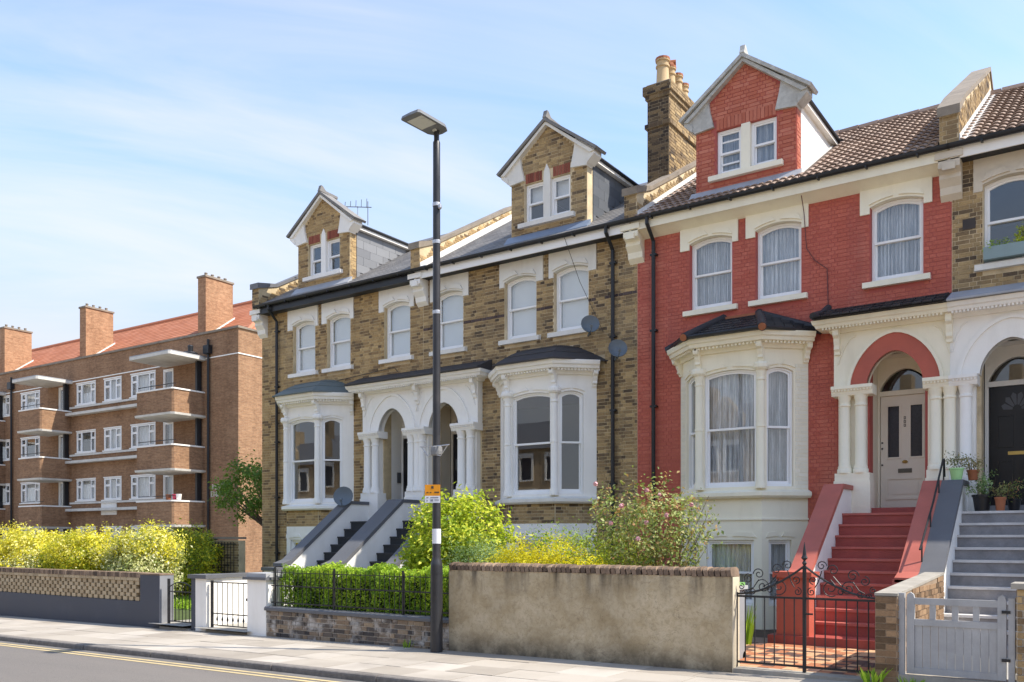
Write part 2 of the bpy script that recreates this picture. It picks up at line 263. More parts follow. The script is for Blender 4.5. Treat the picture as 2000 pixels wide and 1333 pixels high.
# ------------------------------------------------------------ mesh helpers
MIRW = None        # mirror width of the house being built
class Fr:
    """a vertical face: origin, direction along it (degrees); d runs inward"""
    def __init__(s, ox=0, oy=0, ang=0):
        s.ox, s.oy, s.ang = ox, oy, ang; s.c, s.s = math.cos(R(ang)), math.sin(R(ang))
    def pt(s, a, d, z): return (s.ox + a*s.c - d*s.s, s.oy + a*s.s + d*s.c, z)
F0 = Fr()
class MB:
    def __init__(s, fr=F0): s.v = []; s.f = []; s.r = []; s.fr = fr
    def add(s, pts, faces):
        b = len(s.v); s.v += [s.fr.pt(*p) for p in pts]; s.f += [tuple(b+i for i in f) for f in faces]; return s
    def raw(s, pts, faces):
        b = len(s.v); s.v += [tuple(p) for p in pts]; s.f += [tuple(b+i for i in f) for f in faces]; return s
    def box(s, a0, a1, d0, d1, z0, z1):
        p = [(a, d, z) for z in (z0, z1) for d in (d0, d1) for a in (a0, a1)]
        return s.add(p, [(0, 1, 5, 4), (3, 2, 6, 7), (2, 0, 4, 6), (1, 3, 7, 5), (4, 5, 7, 6), (2, 3, 1, 0)])
    def _pr(s, n, lo, hi):
        return s.add(lo + hi, [tuple(range(n-1, -1, -1)), tuple(range(n, 2*n))] + [(i, (i+1) % n, n+(i+1) % n, n+i) for i in range(n)])
    def prism(s, P, d0, d1): return s._pr(len(P), [(a, d0, z) for a, z in P], [(a, d1, z) for a, z in P])      # outline in the face
    def prism_s(s, P, a0, a1): return s._pr(len(P), [(a0, d, z) for d, z in P], [(a1, d, z) for d, z in P])    # section swept along it
    def prism_z(s, P, z0, z1): return s._pr(len(P), [(a, d, z0) for a, d in P], [(a, d, z1) for a, d in P])    # plan
    def ring(s, O, I, d0, d1):
        n = len(O); p = [(a, d, z) for d in (d0, d1) for q in (O, I) for a, z in q]; f = []
        for i in range(n):
            j = (i+1) % n
            f += [(i, j, n+j, n+i), (2*n+i, 3*n+i, 3*n+j, 2*n+j), (i, 2*n+i, 2*n+j, j), (n+i, n+j, 3*n+j, 3*n+i)]
        return s.add(p, f)
    def lathe(s, a, d, prof, n=14):
        p = []; f = []
        for r, z in prof:
            for k in range(n):
                t = 2*math.pi*k/n; p.append((a+r*math.cos(t), d+r*math.sin(t), z))
        for i in range(len(prof)-1):
            for k in range(n): f.append((i*n+k, i*n+(k+1) % n, (i+1)*n+(k+1) % n, (i+1)*n+k))
        f += [tuple(range(n-1, -1, -1)), tuple((len(prof)-1)*n+k for k in range(n))]
        return s.add(p, f)
    def tube(s, pts, r, n=6):
        pts = [Vector(s.fr.pt(*p)) for p in pts]; rs = r if isinstance(r, (list, tuple)) else [r]*len(pts)
        up = None; P = []; F = []
        for i, p in enumerate(pts):
            t = (pts[min(i+1, len(pts)-1)] - pts[max(i-1, 0)]).normalized()
            if up is None: up = t.orthogonal().normalized()
            up = (up - t*up.dot(t)); up = up.normalized() if up.length > 1e-6 else t.orthogonal().normalized()
            w = t.cross(up)
            for k in range(n):
                q = 2*math.pi*k/n; P.append(p + (up*math.cos(q) + w*math.sin(q))*rs[i])
        for i in range(len(pts)-1):
            for k in range(n): F.append((i*n+k, i*n+(k+1) % n, (i+1)*n+(k+1) % n, (i+1)*n+k))
        F += [tuple(range(n-1, -1, -1)), tuple((len(pts)-1)*n+k for k in range(n))]
        return s.raw(P, F)
    def sweep(s, path, prof):
        """moulding: profile (outward, z) carried along a plan polyline with mitres; outward is to the right of travel"""
        n = len(prof); m = len(path); nr = []
        for i in range(m-1):
            dx, dy = path[i+1][0]-path[i][0], path[i+1][1]-path[i][1]; l = math.hypot(dx, dy); nr.append((dy/l, -dx/l))
        P = []
        for i, (x, y) in enumerate(path):
            a = nr[max(i-1, 0)]; b = nr[min(i, m-2)]; k = 1 + a[0]*b[0] + a[1]*b[1]
            mx_, my_ = (a[0]+b[0])/k, (a[1]+b[1])/k
            P += [(x+mx_*o, y+my_*o, z) for o, z in prof]
        F = [(i*n+j, i*n+(j+1) % n, (i+1)*n+(j+1) % n, (i+1)*n+j) for i in range(m-1) for j in range(n)]
        F += [tuple(range(n-1, -1, -1)), tuple((m-1)*n+j for j in range(n))]
        return s.add(P, F)
    def holes(s, a0, a1, z0, z1, H, d0, d1):
        """a wall with rectangular openings and their reveals"""
        xs = sorted({a0, a1, *[min(max(h[i], a0), a1) for h in H for i in (0, 1)]}); zs = sorted({z0, z1, *[min(max(h[i], z0), z1) for h in H for i in (2, 3)]})
        solid = lambda i, j: 0 <= i < len(xs)-1 and 0 <= j < len(zs)-1 and not any(h[0] <= (xs[i]+xs[i+1])/2 <= h[1] and h[2] <= (zs[j]+zs[j+1])/2 <= h[3] for h in H)
        for i in range(len(xs)-1):
            for j in range(len(zs)-1):
                if not solid(i, j): continue
                x, X, z, Z = xs[i], xs[i+1], zs[j], zs[j+1]
                s.add([(x, d0, z), (X, d0, z), (X, d0, Z), (x, d0, Z)], [(0, 1, 2, 3)])
                s.add([(x, d1, z), (X, d1, z), (X, d1, Z), (x, d1, Z)], [(3, 2, 1, 0)])
                if not solid(i-1, j): s.add([(x, d0, z), (x, d0, Z), (x, d1, Z), (x, d1, z)], [(0, 1, 2, 3)])
                if not solid(i+1, j): s.add([(X, d0, z), (X, d1, z), (X, d1, Z), (X, d0, Z)], [(0, 1, 2, 3)])
                if not solid(i, j-1): s.add([(x, d0, z), (x, d1, z), (X, d1, z), (X, d0, z)], [(0, 1, 2, 3)])
                if not solid(i, j+1): s.add([(x, d0, Z), (X, d0, Z), (X, d1, Z), (x, d1, Z)], [(0, 1, 2, 3)])
        return s
    def mesh(s, name, m, smooth=False, recalc=True, mir=True):
        V = s.v
        if MIRW is not None and mir: V = [(MIRW-x, y, z) for x, y, z in V]
        me = bpy.data.meshes.new(name); me.from_pydata(V, [], s.f)
        if recalc or (MIRW is not None and mir):
            b = bmesh.new(); b.from_mesh(me); bmesh.ops.remove_doubles(b, verts=b.verts, dist=1e-5) if smooth else None
            bmesh.ops.recalc_face_normals(b, faces=b.faces); b.to_mesh(me); b.free()
        if s.r:
            at = me.attributes.new('rnd', 'FLOAT', 'FACE'); at.data.foreach_set('value', s.r[:len(me.polygons)])
        if smooth:
            me.polygons.foreach_set('use_smooth', [True]*len(me.polygons))
            try: me.set_sharp_from_angle(angle=R(40))
            except Exception: pass
        if m: me.materials.append(m)
        return me
    def build(s, name, m, parent=None, smooth=False, kind=None, recalc=True, mir=True):
        o = bpy.data.objects.new(name, s.mesh(name, m, smooth, recalc, mir)); COL.objects.link(o)
        if parent: o.parent = parent
        if kind: o['kind'] = kind
        return o
def empty(name, loc, label, cat, group=None, rz=0):
    o = bpy.data.objects.new(name, None); COL.objects.link(o); o.location = loc; o.rotation_euler = (0, 0, rz); o.empty_display_size = .2
    return tag(o, label, cat, group)
def tag(o, label, cat, group=None):
    o['label'] = label; o['category'] = cat
    if group: o['group'] = group
    return o
def inst(name, me, parent, loc, rot=(0, 0, 0), sc=(1, 1, 1)):
    o = bpy.data.objects.new(name, me); COL.objects.link(o); o.location = loc; o.rotation_euler = rot; o.scale = sc
    if parent: o.parent = parent
    return o
def copy_tree(o, parent=None):
    c = o.copy(); COL.objects.link(c); c.parent = parent
    for ch in list(o.children): copy_tree(ch, c)
    return c
def unit_brick(name, m):
    global MIRW
    k = MIRW; MIRW = None
    e = .06; b = MB(); b.box(-.5, .5, -.5, .5, -.5, .5); me = b.mesh(name, m); MIRW = k; return me
BRICKS = {}
def brick_mesh(m):
    if m.name not in BRICKS: BRICKS[m.name] = unit_brick('brick', m)
    return BRICKS[m.name]
def lay(a0, a1, z0, z1, excl, bond='flemish', L=.225, H=.075, gap=.013, poly=None):
    """courses of bricks, cut round the excluded rectangles -> (centre a, centre z, width, height)"""
    out = []; n = int(round((z1-z0)/H)); H = (z1-z0)/max(n, 1)
    for j in range(n):
        z = z0+j*H; zc = z+H/2
        iv = [(a0, a1)]
        for e in excl:
            if e[2] < zc < e[3]:
                iv = [q for (p, q_) in iv for q in ((p, min(q_, e[0])), (max(p, e[1]), q_)) if q[1]-q[0] > .03]
        if poly: iv = [(max(p, poly(zc)[0]), min(q, poly(zc)[1])) for p, q in iv if min(q, poly(zc)[1])-max(p, poly(zc)[0]) > .03]
        seq = [L, L/2] if bond == 'flemish' else [L]
        x = a0 - (L*.75 if bond == 'flemish' else L/2)*(j % 2) - L; k = j % 2
        while x < a1:
            w = seq[k % len(seq)]; k += 1
            for p, q in iv:
                u, v = max(x, p), min(x+w, q)
                if v-u > .035: out.append(((u+v)/2, zc, v-u-gap, H-gap))
            x += w
    return out
def set_bricks(parent, fr, bl, m, k, d=0, proud=.008, minz=-9, thick=.06, root=None, jit=.004):
    """k nearest bricks as parts of their own, the rest joined"""
    rx, ry = (root.location.x, root.location.y) if root else (0, 0)
    def wpos(a, z):
        x, y, _ = fr.pt(a, 0, z)
        if MIRW is not None: x = MIRW-x
        return rx+x, ry+y
    def key(b):
        x, y = wpos(b[0], b[1]); return math.sqrt(x*x+y*y+(b[1]-1.65)**2) + (1000 if b[1] < minz else 0)
    bl = sorted(bl, key=key); me = brick_mesh(m)
    rot = fr.ang if MIRW is None else -fr.ang
    for a, z, w, h in bl[:k]:
        x, y, _ = fr.pt(a, d-proud+thick/2+random.uniform(-jit, jit), z)
        if MIRW is not None: x = MIRW-x
        inst('brick', me, parent, (x, y, z), (random.uniform(-.01, .01), random.uniform(-.012, .012), R(rot)), (w, thick, h))
    rest = bl[k:]
    if rest:
        b = MB(fr)
        for a, z, w, h in rest:
            j = random.uniform(-jit, jit); n0 = len(b.f)
            b.box(a-w/2, a+w/2, d-proud+j, d-proud+thick, z-h/2, z+h/2); b.r += [random.random()]*(len(b.f)-n0)
        b.build('brickwork', m, parent, kind='stuff', recalc=False)
def arch(x0, x1, zs, rise, n=12, p=2.0, q=1.0):
    c, h = (x0+x1)/2, (x1-x0)/2
    return [(c+h*math.cos(math.pi*i/n), zs+rise*(max(0, 1-abs(math.cos(math.pi*i/n))**p))**q) for i in range(n+1)]   # right to left
def arched(x0, x1, z0, zs, rise, n=12): return [(x0, z0), (x1, z0)] + arch(x0, x1, zs, rise, n)
def spandrel(b, x0, x1, zs, rise, ztop, d0, d1, n=12, p=2., q=1.):
    return b.prism([(x1, ztop), (x0, ztop)] + arch(x0, x1, zs, rise, n, p, q)[::-1], d0, d1)

# ------------------------------------------------------------ house pieces
HW = 6.13                       # plot width
ROOF_Y0, ROOF_Z0, RIDGE_Y, RIDGE_Z = -.36, 8.40, 3.8, 10.9
PITCH = (RIDGE_Z-ROOF_Z0)/(RIDGE_Y-ROOF_Y0)
roofz = lambda y: ROOF_Z0 + (y-ROOF_Y0)*PITCH

def curtain(parent, fr, x0, x1, z0, z1, d, m=None, folds=13, amp=.022):
    b = MB(fr); n = 96; ph = random.uniform(0, 6); P = []; folds *= random.uniform(.6, 1.25)
    for z in (z0, z1):
        for i in range(n+1):
            t = i/n; y = d + amp*(math.sin(t*folds*6.28+ph) + .6*math.sin(t*folds*14.1+ph*2) + .5*math.sin(t*folds*2.3))*(1 if z == z0 else .8)
            P.append((x0+(x1-x0)*t, y, z))
    b.add(P, [(i, i+1, n+2+i, n+1+i) for i in range(n)])
    return b.build('curtain', m or CURTAIN, parent, smooth=False, recalc=False)

def window(parent, fr, x0, x1, z0, z1, rise, d, sill=None, cur=None, fw=.055, fm=None, name='window', bars=None, sd=-.1):
    fm = fm or WHITE2; zs = z1-rise; b = MB(fr); zm = z0+(z1-z0)*.5
    b.ring(arched(x0, x1, z0, zs, rise), arched(x0+fw, x1-fw, z0+fw*1.2, zs-fw*.9, rise), d, d+.11)
    uo = arched(x0+fw, x1-fw, zm-.02, zs-fw*.9, rise); ui = arched(x0+fw+.035, x1-fw-.035, zm+.022, zs-fw*.9-.035, rise)
    b.ring(uo, ui, d+.025, d+.06)
    lo = [(x0+fw, z0+fw*1.2), (x1-fw, z0+fw*1.2), (x1-fw, zm+.02), (x0+fw, zm+.02)]
    li = [(x0+fw+.035, z0+fw*1.2+.06), (x1-fw-.035, z0+fw*1.2+.06), (x1-fw-.035, zm-.022), (x0+fw+.035, zm-.022)]
    b.ring(lo, li, d+.065, d+.1)
    for q in bars or (): b.box(x0+fw+.03, x1-fw-.03, d+.03, d+.055, q-.015, q+.015)
    w = b.build(name, fm, parent)
    MB(fr).prism(ui, d+.042, d+.046).build('pane', GLASS, w)
    MB(fr).prism(li, d+.08, d+.084).build('pane', GLASS, w)
    if sill: MB(fr).prism_s([(sd, z0-.12), (sd, z0-.02), (d+.03, z0+.005), (d+.03, z0-.12)], x0-.13, x1+.13).build('sill', sill, w)
    if cur == 'net': curtain(w, fr, x0+fw, x1-fw, z0+.06, z1-.02, d+.16, amp=.03)
    elif cur == 'blind':
        MB(fr).box(x0+fw, x1-fw, d+.125, d+.135, z0+.06, z1-.02).build('blind', BLIND, w)
    elif cur == 'half':
        MB(fr).box(x0+fw, x1-fw, d+.16, d+.17, z0+(z1-z0)*.55, z1-.02).build('blind', BLIND, w)
    return w

def label_mould(b, x0, x1, zs, rise, d0, d1, th=.105):
    c, h = (x0+x1)/2, (x1-x0)/2
    for sg in (-1, 1):
        ts = [.1, .25, .5, .75, 1.0]
        P = [(c+sg*h*t, zs+rise*(1-min(t, 1)**2)+.025) for t in ts]
        ts2 = [.84, .65, .45, .26]
        P += [(c+sg*h*t, zs+rise*(1-t**2)+.025+th) for t in ts2]
        b.prism(P if sg > 0 else P[::-1], d0, d1)
    return b

def bracket(fr, a, w, z0, z1, proj, m, parent, name='bracket'):
    h = z1-z0
    P = [(0, z0), (-.04, z0), (-.05, z0+.12*h), (-.09, z0+.2*h), (-.08, z0+.34*h), (-proj*.55, z0+.5*h), (-proj*.6, z0+.62*h), (-proj*.95, z0+.72*h), (-proj, z0+.82*h), (-proj, z1), (0, z1)]
    return MB(fr).prism_s(P, a-w/2, a+w/2).build(name, m, parent)

def column(parent, a, d, z0, z1, r, m, ring=None):
    prof = [(r*1.35, z0), (r*1.35, z0+.07), (r*1.2, z0+.09), (r*1.22, z0+.12), (r, z0+.16)]
    if ring: prof += [(r, ring-.025), (r*1.12, ring-.02), (r*1.12, ring+.02), (r, ring+.025)]
    prof += [(r*.95, z1-.2), (r*1.1, z1-.19), (r*1.1, z1-.16), (r*.95, z1-.15), (r*1.0, z1-.1), (r*1.3, z1)]
    return MB().lathe(a, d, prof, 16).build('column', m, parent, smooth=True)

def bay(root, st):
    T, BR = st['bay'], st['brick']
    P = [(1.0, 0), (1.68, -.65), (2.94, -.65), (3.62, 0)]
    FR = [Fr(1.0, 0, math.degrees(math.atan2(-.65, .68))), Fr(1.68, -.65, 0), Fr(2.94, -.65, math.degrees(math.atan2(.65, .68)))]
    LN = [.9407, 1.26, .9407]
    win = [(.30, .84), (.105, 1.155), (.10, .64)]
    bas = [(.34, .80), (.15, 1.11), (.14, .60)]
    base = MB(); up = MB()
    for i in range(3):
        base.fr = FR[i]; h = bas[i]; base.holes(0, LN[i], -.3, 2.0, [(h[0], h[1], .38, 1.64)], 0, .14)
    base_o = base.build('bay_base', st['bay_base'], root)
    for i in range(3):
        b = MB(FR[i]); h = bas[i]
        label_mould(b, h[0]-.06, h[1]+.06, 1.66, .03, -.02, .02, .09).build('label_mould', st['bay_base'], base_o)
    mid = MB()
    for i in range(3): mid.fr = FR[i]; mid.holes(0, LN[i], 2.0, 2.46, [], .004, .14)
    mo = mid.build('bay_apron', st['mortar'] if st['apron_brick'] else T, root)
    if st['apron_brick']:
        for i in range(3): set_bricks(mo, FR[i], lay(.01, LN[i]-.01, 2.01, 2.44, []), BR, 0, d=.004, root=root)
    else:
        b = MB(); b.sweep(P, [(-.02, 2.02), (.025, 2.02), (.025, 2.05), (-.02, 2.06)]); b.build('string_course', T, mo)
    MB().sweep(P, [(-.06, 2.44), (.10, 2.44), (.14, 2.48), (.14, 2.55), (.0, 2.60), (-.06, 2.60)]).build('bay_sill', st['sill'], root)
    for i in range(3):
        up.fr = FR[i]; h = win[i]; up.holes(0, LN[i], 2.58, 5.32, [(h[0], h[1], 2.66, 5.0)], 0, .16)
        spandrel(up, h[0], h[1], 4.86, .07, 5.001, .002, .158)
    bo = up.build('bay_window', T, root)
    for i in range(3):
        h = win[i]; b = MB(FR[i]); label_mould(b, h[0]-.03, h[1]+.03, 4.89, .07, -.025, .02, .08); b.build('label_mould', T, bo)
    for i, (a, d) in enumerate([P[1], P[2]]):
        column(bo, a+(.01 if i == 0 else -.01), d-.02, 2.62, 4.86, .078, T, ring=3.8)
        b = MB(); b.lathe(a, d-.02, [(.12, 4.86), (.15, 4.9), (.15, 4.96), (.13, 5.0), (.1, 5.0)], 12); b.build('capital', T, bo)
    if st['pier_brick']:                                     # painted brick pier on each cheek
        for i, (a0, a1) in ((0, (.02, .27)), (2, (.67, .93))):
            set_bricks(bo, FR[i], lay(a0, a1, 2.62, 5.0, []), st['pier_brick'], 0, d=0, proud=.007, jit=.001, root=root)
    prof = [(-.02, 5.28), (.05, 5.28), (.07, 5.34), (.1, 5.37), (.24, 5.39), (.26, 5.45), (.29, 5.47), (.31, 5.54), (.31, 5.56), (-.02, 5.56)]
    MB().sweep(P, prof).build('cornice', T, bo)
    dn = MB()
    for i in range(3):
        dn.fr = FR[i]; n = int(LN[i]/.075)
        for k in range(n+1): dn.box(k*.075-.02, k*.075+.02, -.2, -.16, 5.345, 5.388)
    dn.build('dentil_course', T, bo, kind='stuff')
    for f, a in ((FR[0], .06), (FR[1], .0), (FR[1], 1.26), (FR[2], .88)): bracket(f, a, .1, 5.02, 5.38, .2, T, bo)
    # the little hipped roof
    E = [(.72, 0), (1.53, -1.02), (3.09, -1.02), (3.90, 0)]; zE, zT = 5.565, 6.08; T0, T1 = (1.95, .0), (2.67, .0)
    if st['bay_roof'] == 'tiles':
        b = MB(); b.add([(*E[0], zE), (*E[1], zE), (*E[2], zE), (*E[3], zE), (*T0, zT-.03), (*T1, zT-.03)], [(0, 1, 4), (1, 2, 5, 4), (2, 3, 5), (3, 2, 1, 0), (0, 4, 5, 3)])
        ro = b.build('bay_roof', TILE_BLACK, root)
        tl = brick_mesh(TILE_BLACK); tilt = math.atan2(zT-zE, 1.02)
        rows = 6
        for r in range(rows):
            t = (r+.5)/rows; y = -1.02*(1-t); z = zE+(zT-zE)*t
            xa, xb = E[1][0]+(T0[0]-E[1][0])*t, E[2][0]+(T1[0]-E[2][0])*t
            n = max(3, int((xb-xa)/.17)); w = (xb-xa)/n
            for k in range(n):
                x = xa+(k+.5)*w
                if MIRW is not None: x = MIRW-x
                inst('tile', tl, ro, (x, y, z+.025), (tilt-.1, random.uniform(-.02, .02), 0), (w*.93, 1.14/rows+.04, .022))
            for (q, s, TT) in ((E[3], 1, T1), (E[0], -1, T0)):
                # cheek slopes: shorter courses running back to the wall
                ya = -1.02*(1-t); xo = (q[0]+(TT[0]-q[0])*t); xi = (E[2][0] if s > 0 else E[1][0]); xi = xi+(TT[0]-xi)*t
                L_ = math.hypot(xo-xi, ya); 
                if L_ < .12: continue
                ang = math.atan2(-ya, xo-xi); m_ = max(1, int(L_/.18))
                for k in range(m_):
                    f = (k+.5)/m_; x = xi+(xo-xi)*f; y2 = ya*(1-f); rz = ang
                    if MIRW is not None: x = MIRW-x; rz = math.pi-ang
                    inst('tile', tl, ro, (x, y2, z+.028), (0.0, 0, rz), (L_/m_*.93, .2, .05))
        for q, TT in ((E[1], T0), (E[2], T1), (E[0], T0), (E[3], T1)):
            if q[1] > -.5: pts = [(q[0], -.08, zE+.03), (TT[0], -.08, zT+.0)]
            else: pts = [(q[0], q[1]-.03, zE+.02), (q[0]*.5+TT[0]*.5, q[1]*.5, zE*.5+zT*.5+.04), (TT[0], -.02, zT+.03)]
            MB().tube(pts, .085, 10).build('hip_tile', TILE_BLACK, ro, smooth=True)
        for q in (E[1], E[2]): MB().tube([(q[0], q[1]-.06, zE+.01), (q[0], q[1]-.01, zE+.03)], .07, 10).build('hip_end', TERRA, ro)
        MB().box(T0[0]-.06, T1[0]+.02, -.1, .0, zT-.03, zT+.03).build('top_fillet', TERRA, ro)
        MB().sweep([E[0], E[1], E[2], E[3]], [(-.05, 5.55), (.03, 5.55), (.045, 5.59), (.03, 5.615), (-.05, 5.615)]).build('bay_gutter', PIPE, ro)
    else:
        n = 7; b = MB(); rings = []
        for r in range(n+1):
            t = r/n; zz = zE+.01+(zT-zE-.03)*(math.sin(t*1.45)/math.sin(1.45))
            rings.append([(E[k][0]+((T0 if k < 2 else T1)[0]-E[k][0])*t, E[k][1]*(1-t), zz) for k in range(4)])
        pts = [p for rg in rings for p in rg]; fs = [(r*4+k, r*4+k+1, r*4+k+5, r*4+k+4) for r in range(n) for k in range(3)] + [(3, 2, 1, 0)]
        b.add(pts, fs); ro = b.build('bay_roof', st['bay_roof_mat'], root)
        MB().sweep([E[0], E[1], E[2], E[3]], [(-.03, 5.555), (.012, 5.555), (.012, 5.585), (-.03, 5.595)]).build('drip_edge', st['bay_roof_mat'], ro)
        for r in (2, 4):
            q = MB(); q.tube([(x, y-.005, z+.004) for x, y, z in rings[r]], .008, 5); q.build('roof_seam', st['bay_roof_mat'], ro)
    # windows in the bay
    for i in range(3):
        h = win[i]; c = st['bay_cur']
        window(root, FR[i], h[0]+.004, h[1]-.004, 2.664, 4.925, .065, .05, cur=c, fw=.034)
        g = bas[i]; window(root, FR[i], g[0]+.004, g[1]-.004, .384, 1.636, .0001, .05, cur=c if c == 'net' else 'half', fw=.045)
    return bo

def porch(root, st):
    T, y = st['porch'], -.2
    po = MB(); xc, hi, ho = 5.2, .47, .75
    A = arch(xc-hi, xc+hi, 4.47, .56, 20, 1.8, .6)
    xr = HW if st['own_mid'] else HW-.002
    po.prism([(4.15, 5.5), (4.15, 4.46), (xc-hi, 4.46)] + A[::-1] + [(xc+hi, 4.46), (xr, 4.46), (xr, 5.5)], y, .0)
    for a0, a1 in ((4.22, 4.70), (5.74, xr)): po.box(a0, a1, y+.05, .0, 2.2, 4.46)
    o = po.build('porch', T, root)
    O = arch(xc-ho, xc+ho, 4.47, .88, 20, 1.8, .6)
    MB().prism(O + A[::-1], y-.025, y+.1).build('arch_ring', st['ring'], o)
    O2 = arch(xc-ho-.055, xc+ho+.055, 4.47, .94, 20, 1.8, .6)
    MB().prism(O2 + O[::-1], y-.055, y+.05).build('hood_mould', T, o)
    for a0, a1 in ((4.14, 4.86), (5.69, xr)):
        MB().prism_s([(y-.13, 4.28), (y-.15, 4.33), (y-.15, 4.36), (y-.19, 4.40), (y-.19, 4.458), (.0, 4.458), (.0, 4.28)], a0, a1).build('capital', T, o)
        b = MB(); [b.box(a0+.02+k*.055, a0+.045+k*.055, y-.18, y-.14, 4.355, 4.385) for k in range(int((a1-a0)/.055))]; b.build('dentil_course', T, o, kind='stuff')
        MB().box(a0+.04, a1-(.04 if a1 < HW-.1 else 0), y-.14, .0, 2.12, 2.72).build('plinth', T, o)
        MB().box(a0+.055, a1-(.055 if a1 < HW-.1 else 0), y-.125, .0, 2.721, 2.86).build('plinth', T, o)
    for a in (4.35, 4.63, 5.88): column(o, a, y-.02, 2.86, 4.28, .1, T)
    if st['own_mid']: column(o, HW, y-.02, 2.86, 4.28, .1, T)
    MB().sweep([(4.15, 0), (4.15, y), (xr, y)], [(-.02, 5.46), (.05, 5.46), (.08, 5.52), (.26, 5.54), (.28, 5.59), (.31, 5.61), (.33, 5.68), (-.02, 5.69)]).build('cornice', T, o)
    b = MB(); [b.box(4.0+k*.06, 4.032+k*.06, y-.25, y-.2, 5.505, 5.545) for k in range(int((xr-4.0)/.06))]; b.build('dentil_course', T, o, kind='stuff')
    for a in ([4.22, HW-.001] if st['own_mid'] else [4.22]): bracket(Fr(0, y), a, .1, 5.06, 5.53, .19, T, o)
    for sg in (-1, 1):
        x0 = xc+sg*.66; x1 = xc+sg*(.98 if sg < 0 else .9)
        b = MB(); b.tube([(x0+(x1-x0)*t, y-.012, 5.38-.5*t*t) for t in (0, .3, .6, .85, 1)], .012, 5); b.build('spandrel_mould', T, o)
    # roof over the porch
    zf, zb = 5.70, 5.97; w = st['porch_roof']
    b = MB(); b.prism_s([(y-.4, zf-.012), (y-.4, zf+.02), (.0, zb), (.0, zf-.012)], 3.86, xr)
    ro = b.build('porch_roof', w, o)
    if st['bay_roof'] == 'tiles':
        tl = brick_mesh(TILE_BLACK); tilt = math.atan2(zb-zf, .6)
        for r in range(3):
            for k in range(13):
                x = 3.95+k*.17
                if x > xr-.03: continue
                if MIRW is not None: x = MIRW-x
                inst('tile', tl, o, (x, y-.36+r*.19, zf+.05+r*.083), (tilt-.12, 0, random.uniform(-.02, .02)), (.155, .24, .025))
        MB().tube([(3.88, y-.4, zf+.05), (3.93, -.2, zf+.17), (4.0, .0, zb+.05)], .07, 8).build('hip_tile', TILE_BLACK, o, smooth=True)
    # recess behind the arch
    b = MB(); b.box(4.56, 4.725, .001, .700, 2.1, 5.2); b.box(5.715, 5.86, .001, .700, 2.1, 5.2); b.box(4.56, 5.86, .001, .700, 5.06, 5.2)
    b.holes(4.70, 5.70, 2.1, 5.1, [(4.76, 5.64, 2.2, 4.94)], .700, 0.85)
    spandrel(b, 4.76, 5.64, 4.44, .42, 4.945, .703, .837, 16, 1.8, .65)
    b.build('porch_recess', st['recess'], o)
    MB().box(4.56, 5.86, -.25, .820, 2.1, 2.22).build('porch_floor', st['step'], o)
    MB().box(4.76, 5.64, .680, .830, 4.36, 4.45).build('transom', st['recess'], o)
    f = MB(); f.prism([(4.8, 4.46)] + arch(4.8, 5.6, 4.46, .36, 16, 1.8, .65)[::-1] + [(5.6, 4.46)], .750, .756); f.build('fanlight', GLASS, o)
    # door
    dm = st['door']; D = MB(); x0, x1, z0, z1 = 4.77, 5.63, 2.24, 4.355
    if st['door_kind'] == 'glazed':
        D.holes(x0, x1, z0, z1, [(4.9, 5.1, 3.2, 4.16), (5.3, 5.5, 3.2, 4.16)], .720, .770)
        d = D.build('door', dm, root)
        for a in (4.9, 5.3):
            MB().box(a, a+.2, .740, .746, 3.2, 4.16).build('pane', BLACKGLASS, d)
            MB().ring([(a-.03, 3.17), (a+.23, 3.17), (a+.23, 4.19), (a-.03, 4.19)], [(a, 3.2), (a+.2, 3.2), (a+.2, 4.16), (a, 4.16)], .705, .725).build('glazing_bead', dm, d)
        for za, zb2 in ((2.40, 2.82),):
            MB().ring([(4.86, za), (5.54, za), (5.54, zb2), (4.86, zb2)], [(4.90, za+.04), (5.50, za+.04), (5.50, zb2-.04), (4.90, zb2-.04)], .702, .725).build('panel_mould', dm, d)
            MB().box(4.97, 5.43, .710, .725, za+.1, zb2-.1).build('panel', dm, d)
        MB().box(4.8, 5.6, .708, .725, 2.36, 2.375).build('weather_bar', dm, d)
        MB().lathe(0, 0, [(.03, 0), (.05, .012), (.055, .03), (.03, .055)], 14).build('knob', BRASS, d, smooth=True)
        k = d.children[-1]; k.rotation_euler = (R(90), 0, 0); k.location = ((5.2 if MIRW is None else 5.2)-(0), .720, 3.08)
        if MIRW is not None: k.location.x = .0
        MB().box(5.08, 5.32, .708, .724, 2.90, 2.98).build('letterbox', mat('dull_bronze', (.12, .11, .08), .5, .1), d)
        for q, zz in enumerate((3.93, 3.86, 3.79)):
            b = MB(); b.ring([(5.18, zz-.027), (5.215, zz-.027), (5.215, zz+.027), (5.18, zz+.027)], [(5.19, zz-.015), (5.205, zz-.015), (5.205, zz+.015), (5.19, zz+.015)], .712, .722); b.build('numeral', mat('dull_bronze', (.12, .11, .08)), d)
        for zz in (3.48, 3.37, 3.06): MB().box(4.785, 4.815, .708, .722, zz-.015, zz+.015).build('lock', INK, d)
    else:
        D.box(x0, x1, .720, .770, z0, z1); d = D.build('door', dm, root)
        for a0, a1 in ((4.88, 5.14), (5.26, 5.52)):
            for za, zb2 in ((2.42, 3.06), (3.28, 3.86)):
                MB().ring([(a0, za), (a1, za), (a1, zb2), (a0, zb2)], [(a0+.035, za+.035), (a1-.035, za+.035), (a1-.035, zb2-.035), (a0+.035, zb2-.035)], .702, .722).build('panel_mould', dm, d)
